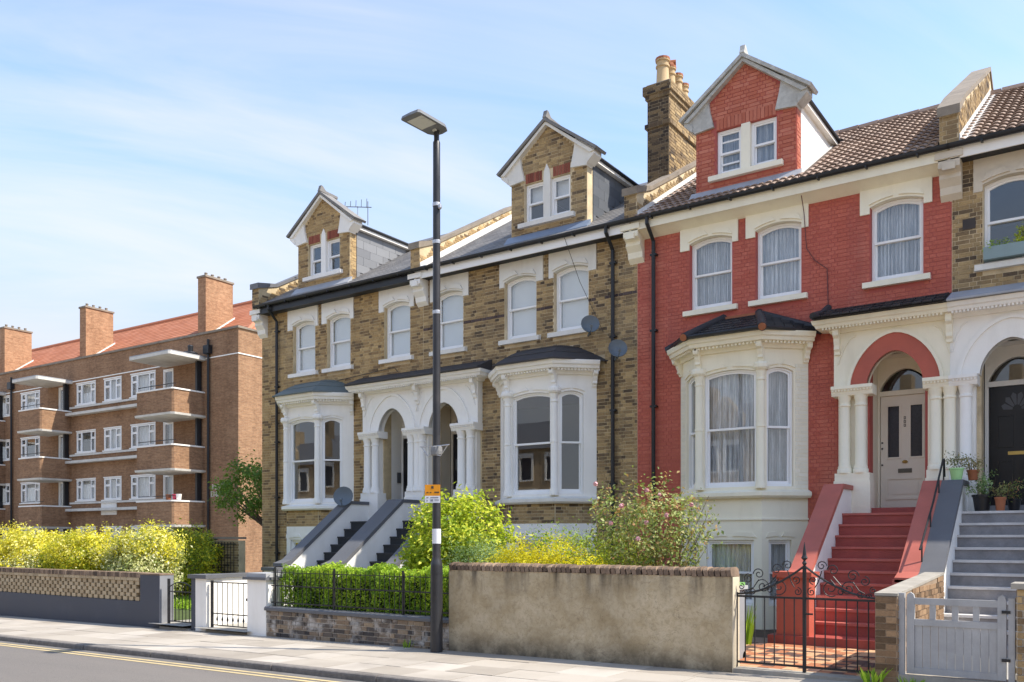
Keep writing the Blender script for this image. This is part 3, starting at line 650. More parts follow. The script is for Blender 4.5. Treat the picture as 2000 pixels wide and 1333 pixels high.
        if st['door_kind'] == 'sunburst':
            for k in range(6):
                t0, t1 = math.pi*(k+.1)/6, math.pi*(k+.9)/6
                pt = lambda r, t: (5.2+r*math.cos(t)*.790, 3.93+r*math.sin(t))
                P = [pt(.09, t0), pt(.27, t0), pt(.32, (t0+t1)/2), pt(.27, t1), pt(.09, t1)]
                MB().prism(P, .712, .722).build('pane', mat('frosted_glass', (.1, .105, .12), .12, .1, bmp=0), d)
            MB().box(5.06, 5.34, .706, .724, 3.14, 3.2).build('letterbox', BRASS, d)
    return o

BLACKGLASS = mat('dark_obscure_glass', (.035, .037, .05), .12, .25, 30, bmp=.1)

def stairs(root, st):
    N_ = 10; z0, rise, y0, go = .363, .194, -3.02, .227
    x0, x1 = 4.5, 5.84
    sp = bpy.data.objects.new('staircase', None); COL.objects.link(sp); sp.parent = root
    MB().box(4.02 if st['own_mid'] else 4.3, HW-.05, y0-.48, y0+.3, -.25, .169).build('base_step', st['step'], sp)
    for i in range(N_):
        z = z0+rise*i; y = y0+go*i
        b = MB(); b.box(x0+.0, x1-.0, y, (-.15 if i == N_-1 else y+go+.06), z-rise if i else -.2, z-.04); s = b.build('step', st['step'], sp)
        MB().box(x0+.0, x1-.0, y-.025, (-.15 if i == N_-1 else y+go+.02), z-.039, z).build('tread', st['nose'], s)
    T = st['stairwall']
    def pier(a0, a1, c0, c1, own):
        yb, yt, zt = y0-.1, -.98, 2.55
        pf = [(yb, -.3), (yb, 1.02), (yb+.2, 1.1), (yt, zt), (-.34, zt), (-.34, -.3)]
        w = MB().prism_s(pf, a0, a1).build('parapet', T, sp)
        cp = [(yb-.1, 1.02), (yb-.1, 1.09), (yb+.17, 1.17), (yt-.03, zt+.08), (-.34, zt+.08), (-.34, zt), (yt, zt), (yb+.2, 1.09), (yb, 1.015)]
        MB().prism_s([cp[0], cp[1], cp[2], cp[3], cp[4], cp[5], cp[6], cp[7]], c0, c1).build('coping', st['coping'], sp)
        return w
    pier(4.22, 4.498, 4.19, 4.53, True)
    pier(5.842, HW-(0 if st['own_mid'] else .002), 5.81, HW-(0 if st['own_mid'] else .002), True)
    # pedestal at the foot of the outer parapet
    if st['pedestal']:
        MB().box(4.14, 4.64, y0-.42, y0-.09, -.2, 1.06).build('pedestal', st['pedestal'], sp)
        MB().box(4.09, 4.69, y0-.47, y0-.04, 1.061, 1.15).build('pedestal_cap', st['pedestal'], sp)
        MB().box(5.78, HW, y0-.2, y0-.101, .98, 1.06).build('pedestal_cap', st['coping'], sp)
    else:
        MB().box(4.14, 4.55, y0-.42, y0-.09, -.2, .92).build('pedestal', T, sp)
        MB().box(4.09, 4.60, y0-.47, y0-.04, .921, 1.0).build('pedestal_cap', st['coping'], sp)
    return sp

def dormer(root, st):
    BR, MO, T = st['dbrick'], st['mortar'], st['dtrim']; F = Fr(0, .1)
    x0, x1, xc = 1.3, 3.37, 2.335
    b = MB(F); b.holes(x0, x1, roofz(.1)-.12, 10.12, [(1.74, 2.98, 9.05, 9.98)], 0, .24)
    b.prism([(x0, 10.12), (x1, 10.12), (3.28, 10.5), (xc, 11.28), (1.39, 10.5)], 0, .24)
    d = b.build('dormer', MO, root)
    ex = [(1.72, 3.0, 8.9, 9.98)]
    gab = lambda z: (x0+.005, x1-.005) if z < 10.12 else ((1.6, 3.07) if z < 10.55 else (xc-.74*max(0, (11.28-z)/.78), xc+.74*max(0, (11.28-z)/.78)))
    bl = lay(x0, x1, 8.62, 11.25, ex, poly=gab)
    if st['soldier']: bl = [q for q in bl if not (9.97 < q[1] < 10.22 and 1.6 < q[0] < 3.1)]
    set_bricks(d, F, bl, BR, 60, root=root)
    if st['soldier']:
        for a0, a1, m_ in st['soldier']:
            k = int((a1-a0)/.077)
            set_bricks(d, F, [(a0+.0385+i*.077, 10.1, .066, .22) for i in range(k)], m_, k, root=root, proud=.012)
    FS = Fr(x1, .1, 90)                                         # brick return on the right
    set_bricks(d, FS, [q for q in lay(.01, .24, roofz(.1)+.0, 10.1, [])], BR, 0, root=root, proud=.006)
    # kneelers, raking coping, finial
    for s in (-1, 1):
        m_ = lambda x: xc+s*(x-xc)
        P = [(m_(2.97), 10.06), (m_(3.05), 10.4), (m_(3.10), 10.74), (m_(3.6), 10.36), (m_(3.5), 10.2), (m_(3.38), 10.02)]
        MB(F).prism(P, -.07, .2).build('kneeler', T, d)
        MB(F).prism([(m_(3.42), 10.06), (m_(3.42), 10.2), (m_(3.6), 10.33), (m_(3.6), 10.22)], -.1, .24).build('kneeler_block', T, d)
        R_ = [(xc, 11.26), (m_(3.66), 10.29), (m_(3.70), 10.34), (xc, 11.345)]
        MB(F).prism(R_, -.17, .3).build('raking_coping', st['rake'], d)
        MB(F).prism([(xc, 11.18), (m_(3.5), 10.26), (m_(3.6), 10.275), (xc, 11.255)], -.13, .05).build('bargeboard', T, d)
    MB(F).prism_s([(-.18, 11.33), (-.15, 11.40), (-.12, 11.50), (-.06, 11.49), (.05, 11.39), (.5, 11.37), (.5, 11.30)], xc-.05, xc+.05).build('finial', st['rake'], d)
    # window pair with a stone mullion
    MB(F).prism([(2.27, 9.05), (2.45, 9.05), (2.45, 10.0), (2.43, 10.18), (2.36, 10.32), (2.29, 10.18), (2.27, 10.0)] if len(st['soldier']) == 2 else [(2.27, 9.05), (2.45, 9.05), (2.45, 9.98), (2.27, 9.98)], -.03, .12).build('mullion', st['mull'], d)
    for k, (a0, a1) in enumerate(((1.745, 2.268), (2.452, 2.975))):
        window(root, F, a0, a1, 9.06, 9.975, .0001, .06, cur=st['dcur'], fw=.05, bars=(9.3, 9.75) if (st['dbars'] and k == 0) else None)
    MB(F).box(1.6, 3.12, -.11, .07, 8.95, 9.05).build('sill', st['mull'], d)
    # cheeks and roof
    zt = 10.16; yb = ROOF_Y0+(zt-ROOF_Z0)/PITCH
    for xs, sg in ((x0, -1), (x1, 1)):
        b = MB(); xi = xs-sg*.1
        b.prism_s([(.345, roofz(.345)-.05), (.345, zt), (yb+.1, zt), (yb+.1, zt-.05)], min(xs-sg*.004, xi), max(xs-sg*.004, xi)); c = b.build('cheek', st['cheekbase'], d)
        if st['cheek'] == 'slate':
            h = .225; L = .52; n = int((zt-8.7)/h)+1; me = brick_mesh(st['cheekmat'])
            for r in range(n):
                z1_ = zt-.02-r*h; z0_ = z1_-h
                if z1_ < 8.7: break
                y = .35-(r % 2)*L/2
                yend = lambda z: ROOF_Y0+(z-ROOF_Z0)/PITCH
                while y < yend(z1_):
                    ya, yb_ = max(y, .35), min(y+L, yend((z0_+z1_)/2)); y += L
                    if yb_-ya < .06: continue
                    x = xs+sg*.006
                    if MIRW is not None: x = MIRW-x
                    inst('slate', me, c, (x, (ya+yb_)/2, (z0_+z1_)/2), (0, sg*.02*(1 if MIRW is None else -1), 0), (.014, yb_-ya-.008, h-.006))
        else:
            for k in range(3):
                ya = .36+k*.95; yb_ = ya+.93
                zl = lambda y: roofz(y)+.0
                if zl(ya) > zt: continue
                P = [(ya, zl(ya)), (ya, zt), (min(yb_, yb), zt)] + ([(yb_, zl(yb_))] if yb_ < yb else [])
                MB().prism_s(P, min(xs, xs+sg*.012), max(xs, xs+sg*.012)).build('cheek_board', WHITE, c)
        MB().prism_s([(.3, zt), (.3, zt+.08), (yb+.35, zt+.08), (yb+.35, zt)], min(xs, xs+sg*.12), max(xs, xs+sg*.12)).build('dormer_eave', st['eavem'], d)
        b = MB(); b.tube([(xs+sg*.13, .2, zt+.11), (xs+sg*.13, yb+.3, zt+.11)], .045, 8); b.build('dormer_gutter', PIPE, d)
        b = MB(); b.prism_s([(.2, roofz(.2)+.0), (.2, roofz(.2)+.1), (yb, zt+.03), (yb, zt-.04)], min(xs+sg*.013, xs+sg*.05), max(xs+sg*.013, xs+sg*.05)); 
        if st['cheek'] != 'slate': b.build('soaker', WHITELEAD, d)
    b = MB(); b.prism([(x0-.14, zt+.081), (xc, 10.86), (x1+.14, zt+.081)], .25, 4.0); b.build('dormer_roof', st['roofmat'], d)
    MB().prism_s([(-.08, roofz(-.08)+.01), (-.08, roofz(-.08)+.05), (.09, roofz(.09)+.14), (.09, roofz(.09)-.02)], x0-.1, x1+.1).build('apron_flashing', st['apronm'], d)
    return d

def tile_mesh(m, w=.29, l=.33):
    b = MB(); n = 8; P = []
    for y, zz in ((0, .03), (l, .0)):
        for i in range(n+1):
            t = i/n; P.append((w*(t-.5)*1.06, y, zz + .020*abs(math.cos(t*2*math.pi))**.7*1.6-.012))
    F = [(i, i+1, n+2+i, n+1+i) for i in range(n)]
    k = len(P); P += [(x, y, z-.022) for x, y, z in P[:n+1]]
    F += [(k+i, k+i+1, i+1, i) for i in range(n)]
    b.raw(P, F); return b

def roof(root, st, xa=0):
    xb = HW
    th = .1; yb = 2*RIDGE_Y-ROOF_Y0
    b = MB(); b.prism_s([(ROOF_Y0, ROOF_Z0), (RIDGE_Y, RIDGE_Z), (yb, ROOF_Z0), (yb, ROOF_Z0-th), (RIDGE_Y, RIDGE_Z-th*1.3), (ROOF_Y0, ROOF_Z0-.03)], xa, xb)
    ro = b.build('roof', st['roofmat'], root)
    sl_ = math.hypot(RIDGE_Y-ROOF_Y0, RIDGE_Z-ROOF_Z0); tilt = math.atan(PITCH)
    if st['tiles']:
        k = MIRW; globals()['MIRW'] = None; me = tile_mesh(None).mesh('tile', TILE_BROWN, recalc=False); globals()['MIRW'] = k
        w = .29; rows = int(sl_/.29); cells = []
        for r in range(rows+1):
            s = r*.29
            for i in range(int((xb-xa-.3)/w)):
                x = xa+.28+i*w
                y, z = ROOF_Y0-.03+s*math.cos(tilt), ROOF_Z0+.022+s*math.sin(tilt)
                if 1.2 < x < 3.5 and y > -.1 and z < 10.25: continue
                if y > RIDGE_Y-.1: continue
                cells.append((x, y, z))
        for x, y, z in cells[:300]:
            X = x if MIRW is None else MIRW-x
            inst('tile', me, ro, (X, y, z), (tilt-.03, 0, random.uniform(-.01, .01)))
        if len(cells) > 300:
            big = MB()
            for x, y, z in cells[300:]:
                n0 = len(big.f); q = tile_mesh(None); ca, sa = math.cos(tilt), math.sin(tilt)
                big.raw([(x+p[0], y+p[1]*ca-p[2]*sa, z+p[1]*sa+p[2]*ca) for p in q.v], q.f); big.r += [random.random()]*(len(big.f)-n0)
            big.build('tiling', TILE_BROWN, ro, kind='stuff', recalc=False)
        for i in range(int((xb-xa)/.42)):
            x = xa+.3+i*.42; MB().tube([(x, RIDGE_Y, RIDGE_Z+.02), (x+.4, RIDGE_Y, RIDGE_Z+.03)], .11, 8).build('ridge_tile', TILE_BROWN, ro)
    else:
        # slate courses as real steps
        b = MB(); n = int(sl_/.2)
        for r in range(n):
            y, z = ROOF_Y0-.03+r*.2*math.cos(tilt), ROOF_Z0+.018+r*.2*math.sin(tilt)
            y2, z2 = y+.23*math.cos(tilt), z+.23*math.sin(tilt)-.012
            n0 = len(b.f)
            x = xa+.13-(r % 2)*.14
            while x < xb-.13:
                u, v = max(x, xa+.13), min(x+.275, xb-.13); x += .28
                if v-u < .04: continue
                n0 = len(b.f); b.add([(u, y, z), (v, y, z), (v, y2, z2), (u, y2, z2), (u, y, z-.01), (v, y, z-.01)], [(0, 1, 2, 3), (4, 5, 1, 0)]); b.r += [random.random()]*2
        b.build('slate_courses', SLATE_P, ro, kind='stuff', recalc=False)
        MB().prism_s([(RIDGE_Y-.2, RIDGE_Z-.08), (RIDGE_Y, RIDGE_Z+.07), (RIDGE_Y+.2, RIDGE_Z-.08)], xa, xb).build('ridge_tile', SLATE, ro)
    return ro
SLATE_P = piece_mat('roof_slate', [(0, (.15, .145, .145)), (.5, (.19, .185, .18)), (1, (.235, .225, .215))], rough=.6, dirt=.3, dirtcol=(.25, .22, .19), bmp=.2)

def eaves(root, st):
    fa = st['fascia']
    MB().box(.02, HW-.02, -.33, -.30, 8.17, 8.375).build('fascia', fa, root)
    if st['cove']:
        MB().prism_s([(-.299, 8.2), (-.299, 8.3), (-.001, 8.36), (-.001, 8.05), (-.06, 8.08)], .02, HW-.02).build('eaves_cove', fa, root)
    else:
        MB().box(.02, HW-.02, -.299, -.001, 8.19, 8.22).build('soffit', st['soffit'], root)
    g = MB(); P = [(-.40+.062*math.cos(t), 8.41+.075*math.sin(t)) for t in [math.pi+i*math.pi/8 for i in range(9)]]
    g.prism_s(P, -.02 if st['own_mid'] else .0, HW+.02); go = g.build('gutter', PIPE, root)
    for k in range(7): MB().box(.5+k*.85, .53+k*.85, -.46, -.33, 8.325, 8.36).build('gutter_bracket', PIPE, go)

def downpipe(root, x, y, zt, zb, offs=-.3, mir=False):
    b = MB(); b.tube([(x, offs-.1, zt), (x, offs-.1, zt-.12), (x, y-.09, zt-.42), (x, y-.09, zb)], .042, 8)
    p = b.build('downpipe', PIPE, root, mir=mir)
    z = zt-.7
    while z > zb+.3:
        MB().box(x-.07, x+.07, y-.12, y-.0, z-.02, z+.02).build('pipe_clip', PIPE, p, mir=mir); z -= 1.6
    return p

def parapet(root, st, x, tall=.3, thick=.3, cope=None, brick=None, lead=None):
    """party wall rising through the roof, world-aligned local x"""
    y0, y1 = -.32, 2*RIDGE_Y+.3; P = [(y0, 8.1), (y0, roofz(y0)+.55), (.35, roofz(.35)+tall+.1), (RIDGE_Y, RIDGE_Z+tall), (y1, ROOF_Z0+tall), (y1, 8.1)]
    w = MB().prism_s(P, x-thick/2, x+thick/2).build('party_wall', st['mortar'], root, mir=False)
    C = [(y0-.06, roofz(y0)+.50), (y0-.06, roofz(y0)+.66), (.35, roofz(.35)+tall+.19), (RIDGE_Y, RIDGE_Z+tall+.09), (y1, ROOF_Z0+tall+.09), (y1, ROOF_Z0+tall), (RIDGE_Y, RIDGE_Z+tall), (.35, roofz(.35)+tall+.1)]
    MB().prism_s(C, x-thick/2-.03, x+thick/2+.03).build('parapet_coping', cope or STONECOPE, w, mir=False)
    k = MIRW; globals()['MIRW'] = None
    set_bricks(w, Fr(x-thick/2, y0, 0), lay(0, thick, 8.45, roofz(y0)+.5, []), brick or B_DARK, 0, root=root)
    fr = Fr(x+thick/2, y0, 90)
    bl = [q for q in lay(0, RIDGE_Y-y0, 8.4, 11.3, []) if roofz(q[0]+y0)-.02 < q[1] < roofz(q[0]+y0)+tall-.02]
    set_bricks(w, fr, bl, brick or B_DARK, 0, root=root)
    globals()['MIRW'] = k
    if lead:
        MB().prism_s([(y0, roofz(y0)+.03), (y0, roofz(y0)+.15), (RIDGE_Y, RIDGE_Z+.17), (RIDGE_Y, RIDGE_Z+.03)], x+thick/2+.012, x+thick/2+.03).build('flashing', lead, w, mir=False)
        MB().prism_s([(y0, roofz(y0)+.035), (y0, roofz(y0)+.06), (RIDGE_Y, RIDGE_Z+.06), (RIDGE_Y, RIDGE_Z+.035)], x+thick/2+.03, x+thick/2+.2).build('flashing', lead, w, mir=False)
    # stone corbel under the eaves
    b = MB(); b.box(x-.22, x+.22, -.36, 0, 8.2, 8.32); b.prism_s([(-.33, 8.19), (-.33, 8.05), (-.2, 7.98), (-.22, 7.9), (-.12, 7.78), (-.1, 7.66), (0, 7.56), (0, 8.19)], x-.17, x+.17); b.box(x-.1, x+.1, -.37, -.3, 8.0, 8.12)
    b.build('corbel', st['corbel'], w, mir=False)
    return w

WINS = [(1.21, 2.11, 1.0, 2.24), (2.60, 3.49, 2.40, 3.63), (4.75, 5.64, 4.57, 5.79)]
def house(st):
    global MIRW, HW
    HW = st['W']
    root = empty('terraced_house', (st['X0'], 17.0, 0), st['label'], 'house', 'terraced houses in the row')
    MIRW = HW if st['mir'] else None
    zt = 8.2
    H = [(a, b, 6.37, 7.83) for a, b, _, _ in WINS] + [(1.16, 3.46, .3, 5.0), (4.73, 5.67, 2.0, 5.06)]
    w = MB(); xl = st.get('xl', 0)
    w.holes(xl, HW, -.3, zt, H, 0, .28)
    wo = w.build('wall', st['mortar'], root)
    ex = [(a-.01, b+.01, 6.2, 7.85) for a, b, _, _ in WINS] + [(c, d, 7.6, 8.2) for _, _, c, d in WINS] + [(a-.14, b+.14, 6.24, 6.38) for a, b, _, _ in WINS] + [(1.0, 3.62, -1, 5.5), (4.17, HW, 2.1, 5.7), (4.2, HW, -1, 2.3), (1.6, 3.0, 5.4, 6.05), (.8, 3.85, 5.4, 5.75)]
    bl = lay(xl+.005, HW-.005, .02, zt, ex)
    set_bricks(wo, F0, bl, st['brick'], 240, minz=2.6, root=root, proud=st.get('proud', .009), jit=st.get('jit', .004))
    if st.get('band'):
        bb = lay(xl+.005, HW-.005, 6.93, 7.005, ex); set_bricks(wo, F0, bb, BANDBRICK, 0, root=root, proud=.014)
    # shell: party walls, back, floors
    b = MB(); b.box(xl, xl+.12, .285, 7.6, -.3, 8.3); b.box(HW-.12, HW-.002, .285, 7.6, -.3, 8.3); b.box(xl, HW, 7.6, 7.8, -.3, 8.3); b.box(.125, HW-.125, 4.0, 4.1, -.3, 8.2)
    b.prism([(xl, 8.3), (HW, 8.3), (HW, 8.31), (xl, 8.31)], .29, 7.6); b.build('inner_walls', INNER, root)
    b = MB(); b.box(.125, HW-.125, .29, 3.99, 2.1, 2.19); b.box(.125, HW-.125, .29, 3.99, 5.4, 5.5); b.box(.125, HW-.125, .29, 3.99, -.1, 0); b.build('floors', FLOORB, root)
    # first floor windows under stucco lintels
    for i, (a, c, l0, l1) in enumerate(WINS):
        window(root, F0, a+.004, c-.004, 6.374, 7.82, .085, .1, sill=st['sill'], cur=st['cur'], fw=.045)
        P = [(l0, 7.62), (a-.01, 7.62), (a-.01, 7.735)] + arch(a, c, 7.735, .09)[::-1] + [(c+.01, 7.735), (c+.01, 7.62), (l1, 7.62), (l1, 8.185), (l0, 8.185)]
        lo = MB().prism(P, -.035, .1).build('lintel', st['lintel'], root)
        label_mould(MB(), a-.02, c+.02, 7.75, .09, -.065, -.02).build('label_mould', st['lintel'], lo)
    bay(root, st); porch(root, st); stairs(root, st); eaves(root, st); roof(root, st, xa=xl); dormer(root, st)
    MIRW = None
    return root

DARKRAKE = mat('dark_slate_edge', (.2, .19, .18), .7, .2, 6, dirt=.4, dirtcol=(.34, .3, .2))
BANDBRICK = piece_mat('dark_band_brick', [(0, (.07, .05, .05)), (1, (.13, .095, .09))], dirt=.2)
BASE = dict(W=6.13, soldier=[(1.74, 2.22, B_SOLDIER), (2.5, 2.98, B_SOLDIER)], tiles=False, roofmat=SLATE, cur='blind', dcur=None, dbars=False, bay_cur=None,
    sill=WHITE, lintel=WHITE, bay=WHITE, bay_base=WHITE, apron_brick=True, pier_brick=None, bay_roof='felt', bay_roof_mat=FELT, porch=WHITE, ring=WHITE,
    recess=WHITE, porch_roof=FELT, door=BLACK, door_kind='panel', step=DARKSTEP, nose=DARKSTEP, coping=DARKCOPE, stairwall=WHITE, pedestal=None,
    dbrick=B_BROWN, brick=B_BROWN, mortar=MORTAR, dtrim=WHITE, rake=DARKRAKE, mull=WHITE, cheek='slate', cheekmat=CHEEK_SLATE, cheekbase=SLATE, eavem=WHITE, apronm=LEAD,
    fascia=WHITE2, soffit=DARKSTEP, cove=False, corbel=GREYWHITE, own_mid=True)
left = house(dict(BASE, X0=-20.72, W=6.09, mir=False, xl=-.15, label='leftmost brown brick terraced house with pale grey slate dormer cheek', bay_roof_mat=GREEN_SLATE, fascia=PIPE))
mid = house(dict(BASE, band=True, X0=-14.63, W=6.03, mir=True, own_mid=False, label='brown brick terraced house next to the red one, with dark slate dormer cheek', brick=B_DARK, dbrick=B_DARK, mortar=MORTAR_D,
    lintel=GREYWHITE, sill=GREYWHITE, cheekmat=CHEEK_DARK, recess=BEIGE, mull=GREYWHITE, dtrim=GREYWHITE, apronm=mat('blue_lead', (.2, .25, .33), .4, .1), dcur='half'))
REDJOINT = mat('red_joint', (.44, .1, .08), .7, .15)
PAINTPIER = piece_mat('cream_painted_brick', [(0, (.79, .76, .62)), (1, (.85, .82, .69))], rough=.6, dirt=.15, dirtcol=(.45, .42, .32), bmp=.1)
red = house(dict(BASE, X0=-8.6, W=6.1, mir=False, label='red painted terraced house with cream trim and net curtains', brick=B_RED, dbrick=B_RDORM, mortar=REDJOINT, proud=.006, jit=.002, soldier=[(1.74, 2.98, B_RDORM)],
    tiles=True, roofmat=mat('tile_underlay', (.1, .07, .055), .9), cur='net', dcur='net', dbars=True, bay_cur='net', sill=CREAM, lintel=CREAM, bay=CREAM, bay_base=CREAM, apron_brick=False, pier_brick=PAINTPIER,
    bay_roof='tiles', porch=CREAM, ring=RED, recess=CREAM, porch_roof=TILE_BLACK, door=DOORCREAM, door_kind='glazed', step=REDSTEP, nose=mat('red_nosing_sheen', (.47, .125, .098), .5, .14, 5, dirt=.45, dirtcol=(.34, .17, .15)), coping=REDCOPE, stairwall=WHITE, pedestal=RED,  # nosing lighter red: sky reflection put into the paint, plus wear
    dtrim=OLDSTONE, rake=OLDSTONE, mull=CREAM, cheek='board', cheekbase=WHITE, fascia=CREAM, cove=True, corbel=CREAM, apronm=LEAD))
grey = house(dict(BASE, X0=-2.5, mir=True, own_mid=False, label='brown brick terraced house at the right edge with black sunburst door', brick=B_DARK, dbrick=B_DARK, mortar=MORTAR_D, cur=None, tiles=True,
    roofmat=MATS['tile_underlay'], lintel=BEIGE, sill=GREYWHITE, door_kind='sunburst', step=GREYSTEP, nose=GREYNOSE, porch_roof=LEAD, corbel=BEIGE, fascia=WHITE))
stM = dict(mortar=MORTAR, corbel=WHITE); 
parapet(left, dict(mortar=MORTAR, corbel=WHITE), -.05, tall=.2, cope=SLATE)
parapet(mid, stM, .0, brick=B_BROWN, lead=WHITELEAD)
parapet(red, dict(mortar=MORTAR_D, corbel=CREAM), .0, lead=WHITELEAD)
parapet(grey, dict(mortar=MORTAR_D, corbel=BEIGE), .0, tall=.55, lead=WHITELEAD)
downpipe(left, .6, 0, 8.36, .1); downpipe(mid, 5.48, 0, 8.36, .1); downpipe(red, .42, 0, 8.36, .1)
# knob of the pale door sits on the leaf
for d in red.children:
    if d.name.startswith('door'):
        for k in d.children:
            if k.name.startswith('knob'): k.location = (5.2, .725, 3.08)

# chimney stack on the party wall beside the red house
SOOTMORT = mat('sooty_mortar', (.36, .29, .19), .95, .3)
def chimney():
    x0, x1, y0, y1, z0, z1 = 5.48, 6.02, 1.6, 3.25, 8.6, 12.15
    b = MB(); b.box(x0, x1, y0, y1, z0, z1); c = b.build('chimney', SOOTMORT, mid)
    for k, (e, za, zb) in enumerate(((.05, 11.2, 11.3), (.04, 11.87, 11.97), (.085, 11.97, 12.17))): 
        q = MB().box(x0-e, x1+e, y0-e, y1+e, za, zb).build('oversailing_course', SOOTMORT, c)
        set_bricks(q, Fr(x0-e, y0-e, 0), lay(0, x1-x0+2*e, za, zb, []), B_SOOT_SHADE, 0, root=mid); set_bricks(q, Fr(x1+e, y0-e, 90), lay(0, y1-y0+2*e, za, zb, []), B_DARK, 0, root=mid)
    set_bricks(c, Fr(x0, y0, 0), lay(0, x1-x0, 9.0, 11.97, []), B_SOOT_SHADE, 0, root=mid); set_bricks(c, Fr(x1, y0, 90), lay(0, y1-y0, 9.0, 11.97, []), B_DARK, 0, root=mid)  # front darker, right side paler: shade and sun put into the bricks
    MB().box(x0-.02, x1+.02, y0-.02, y1+.02, 12.171, 12.22).build('flaunching', CONCRETE, c)
    for k, (yy, h, r, m_) in enumerate(((1.85, .62, .15, POTBUFF), (2.25, .6, .13, POTBUFF), (2.65, .58, .13, POTBUFF), (3.02, .5, .12, POTBUFF))):
        p = MB().lathe(5.75, yy, [(r*1.08, 12.21), (r*1.1, 12.27), (r, 12.31), (r*.9, 12.21+h*.72), (r*1.08, 12.21+h*.74), (r*1.08, 12.21+h*.8), (r*.88, 12.21+h*.82), (r*.92, 12.21+h*.95), (r*1.12, 12.21+h*.96), (r*1.12, 12.21+h), (r*.8, 12.21+h)], 14).build('chimney_pot', m_, c, smooth=True)
        MB().lathe(5.75, yy, [(r*1.15, 12.21+h+.002), (r*1.15, 12.21+h+.05), (r*.7, 12.21+h+.06)], 12).build('pot_rim', TERRA, p)
    p2 = MB(); p2.tube([(5.75, 2.25, 12.83), (5.75, 2.25, 12.93)], [.13, .11], 10); p2.tube([(5.65, 2.2, 12.95), (5.88, 2.3, 12.95)], .07, 10); p2.build('cowl', TERRA, c)
chimney()

# ------------------------------------------------------------ ground, road, pavement
SL = .0116
gz = lambda x: SL*(x+5.7)
def struct(o): o['kind'] = 'structure'; return o
def asphalt():
    m, nt, N, L, P = nodes('asphalt')
    g = N.new('ShaderNodeNewGeometry').outputs['Position']
    a = noise(N, L, g, 90, 3, .8); b = noise(N, L, g, .5, 5, .6, stretch=(.25, 1.6, 1)); c0 = noise(N, L, g, 300, 2)
    c = mixc(N, L, mrange(N, L, a, .3, .7), (.08, .073, .066), (.235, .212, .192))
    c = mixc(N, L, mrange(N, L, b, .35, .7, 0, .6), c, (.205, .183, .162))
    L.new(c, P.inputs['Base Color']); P.inputs['Roughness'].default_value = .85; P.inputs['Specular IOR Level'].default_value = .3
    L.new(bump(N, L, a, .5, .01), P.inputs['Normal']); return m
def sheet(name, x0, x1, y0, y1, dz, m, n=1):
    b = MB(); b.raw([(x0, y0, gz(x0)+dz), (x1, y0, gz(x1)+dz), (x1, y1, gz(x1)+dz), (x0, y1, gz(x0)+dz)], [(0, 1, 2, 3)])
    return struct(b.build(name, m, recalc=False))
GROUNDM = mat('ground_earth', (.42, .36, .27), .95, .2, .3)
b = MB(); b.raw([(-900, -900, -1.4), (900, -900, -1.4), (900, 900, -1.4), (-900, 900, -1.4)], [(0, 1, 2, 3)]); struct(b.build('ground', GROUNDM, recalc=False))
sheet('road', -70, 40, -1.2, 7.86, -.085, asphalt())
KERBM = mat('granite_kerb', (.2, .18, .16), .85, .25, 14, dirt=.6, dirtcol=(.05, .042, .035), bmp=.4)  # dark base and dirt carry the shade of the kerb face in the colour
SLAB = piece_mat('paving_slab', [(0, (.33, .29, .24)), (.5, (.405, .36, .3)), (1, (.47, .425, .365))], rough=.85, dirt=.5, dirtcol=(.2, .17, .14), soot=.8, bmp=.3)
JOINT = mat('paving_joint', (.17, .145, .115), .95, .2, 4)
pv = sheet('pavement', -70, 40, 7.9, 10.6, -.03, JOINT)
sheet('far_pavement', -70, 40, -5, -1.25, -.02, mat('far_paving', (.52, .45, .36), .9, .12, 2))
tl = math.atan(SL)
slab_me = unit_brick('slab', SLAB)
n_s = 0
for r, (ya, yb) in enumerate(((8.02, 8.62), (8.625, 9.22), (9.225, 9.82), (9.825, 10.40))):
    x = -25.6 + (.0, .38, .12, .5)[r]; 
    while x < 3.0:
        w = random.choice((.6, .75, .75, .9)); n_s += 1
        inst('slab', slab_me, pv, (x+w/2, (ya+yb)/2, gz(x+w/2)-.028+random.uniform(-.003, .003)), (random.uniform(-.003, .003), -tl, 0), (w-.008, yb-ya-.006, .055)); x += w
for x0, x1 in ((-70, -25.6), (3.1, 40)):
    b = MB(); b.raw([(x0, 8.02, gz(x0)-.001), (x1, 8.02, gz(x1)-.001), (x1, 10.4, gz(x1)-.001), (x0, 10.4, gz(x0)-.001)], [(0, 1, 2, 3)]); o = b.build('far_slabs', SLAB, pv, recalc=False); o['kind'] = 'stuff'
x = -60; kerb_me = unit_brick('kerb_stone', KERBM)
def kerb_shape():
    b = MB(); b.prism_s([(-.5, -.5), (-.5, .36), (-.46, .45), (-.36, .5), (.5, .5), (.5, -.5)], -.5, .5); return b.mesh('kerb_stone', KERBM)
kerb_me = kerb_shape()
while x < 6:
    w = random.uniform(.8, 1.0); inst('kerb_stone', kerb_me, pv, (x+w/2, 7.94+random.uniform(-.006, .006), gz(x+w/2)-.127+random.uniform(-.006, .004)), (0, -tl, random.uniform(-.004, .004)), (w-.012, .155, .26)); x += w
YEL = mat('worn_yellow_line', (.55, .43, .22), .8, .12, 8, dirt=.8, dirtcol=(.24, .21, .17))
for y in (7.64, 7.49): sheet('road_marking', -70, 40, y-.035, y+.035, -.081, YEL)
CH = mat('drain_channel', (.15, .14, .13), .9, .2, 6); sheet('road_channel', -70, 40, 7.72, 7.86, -.0835, CH)
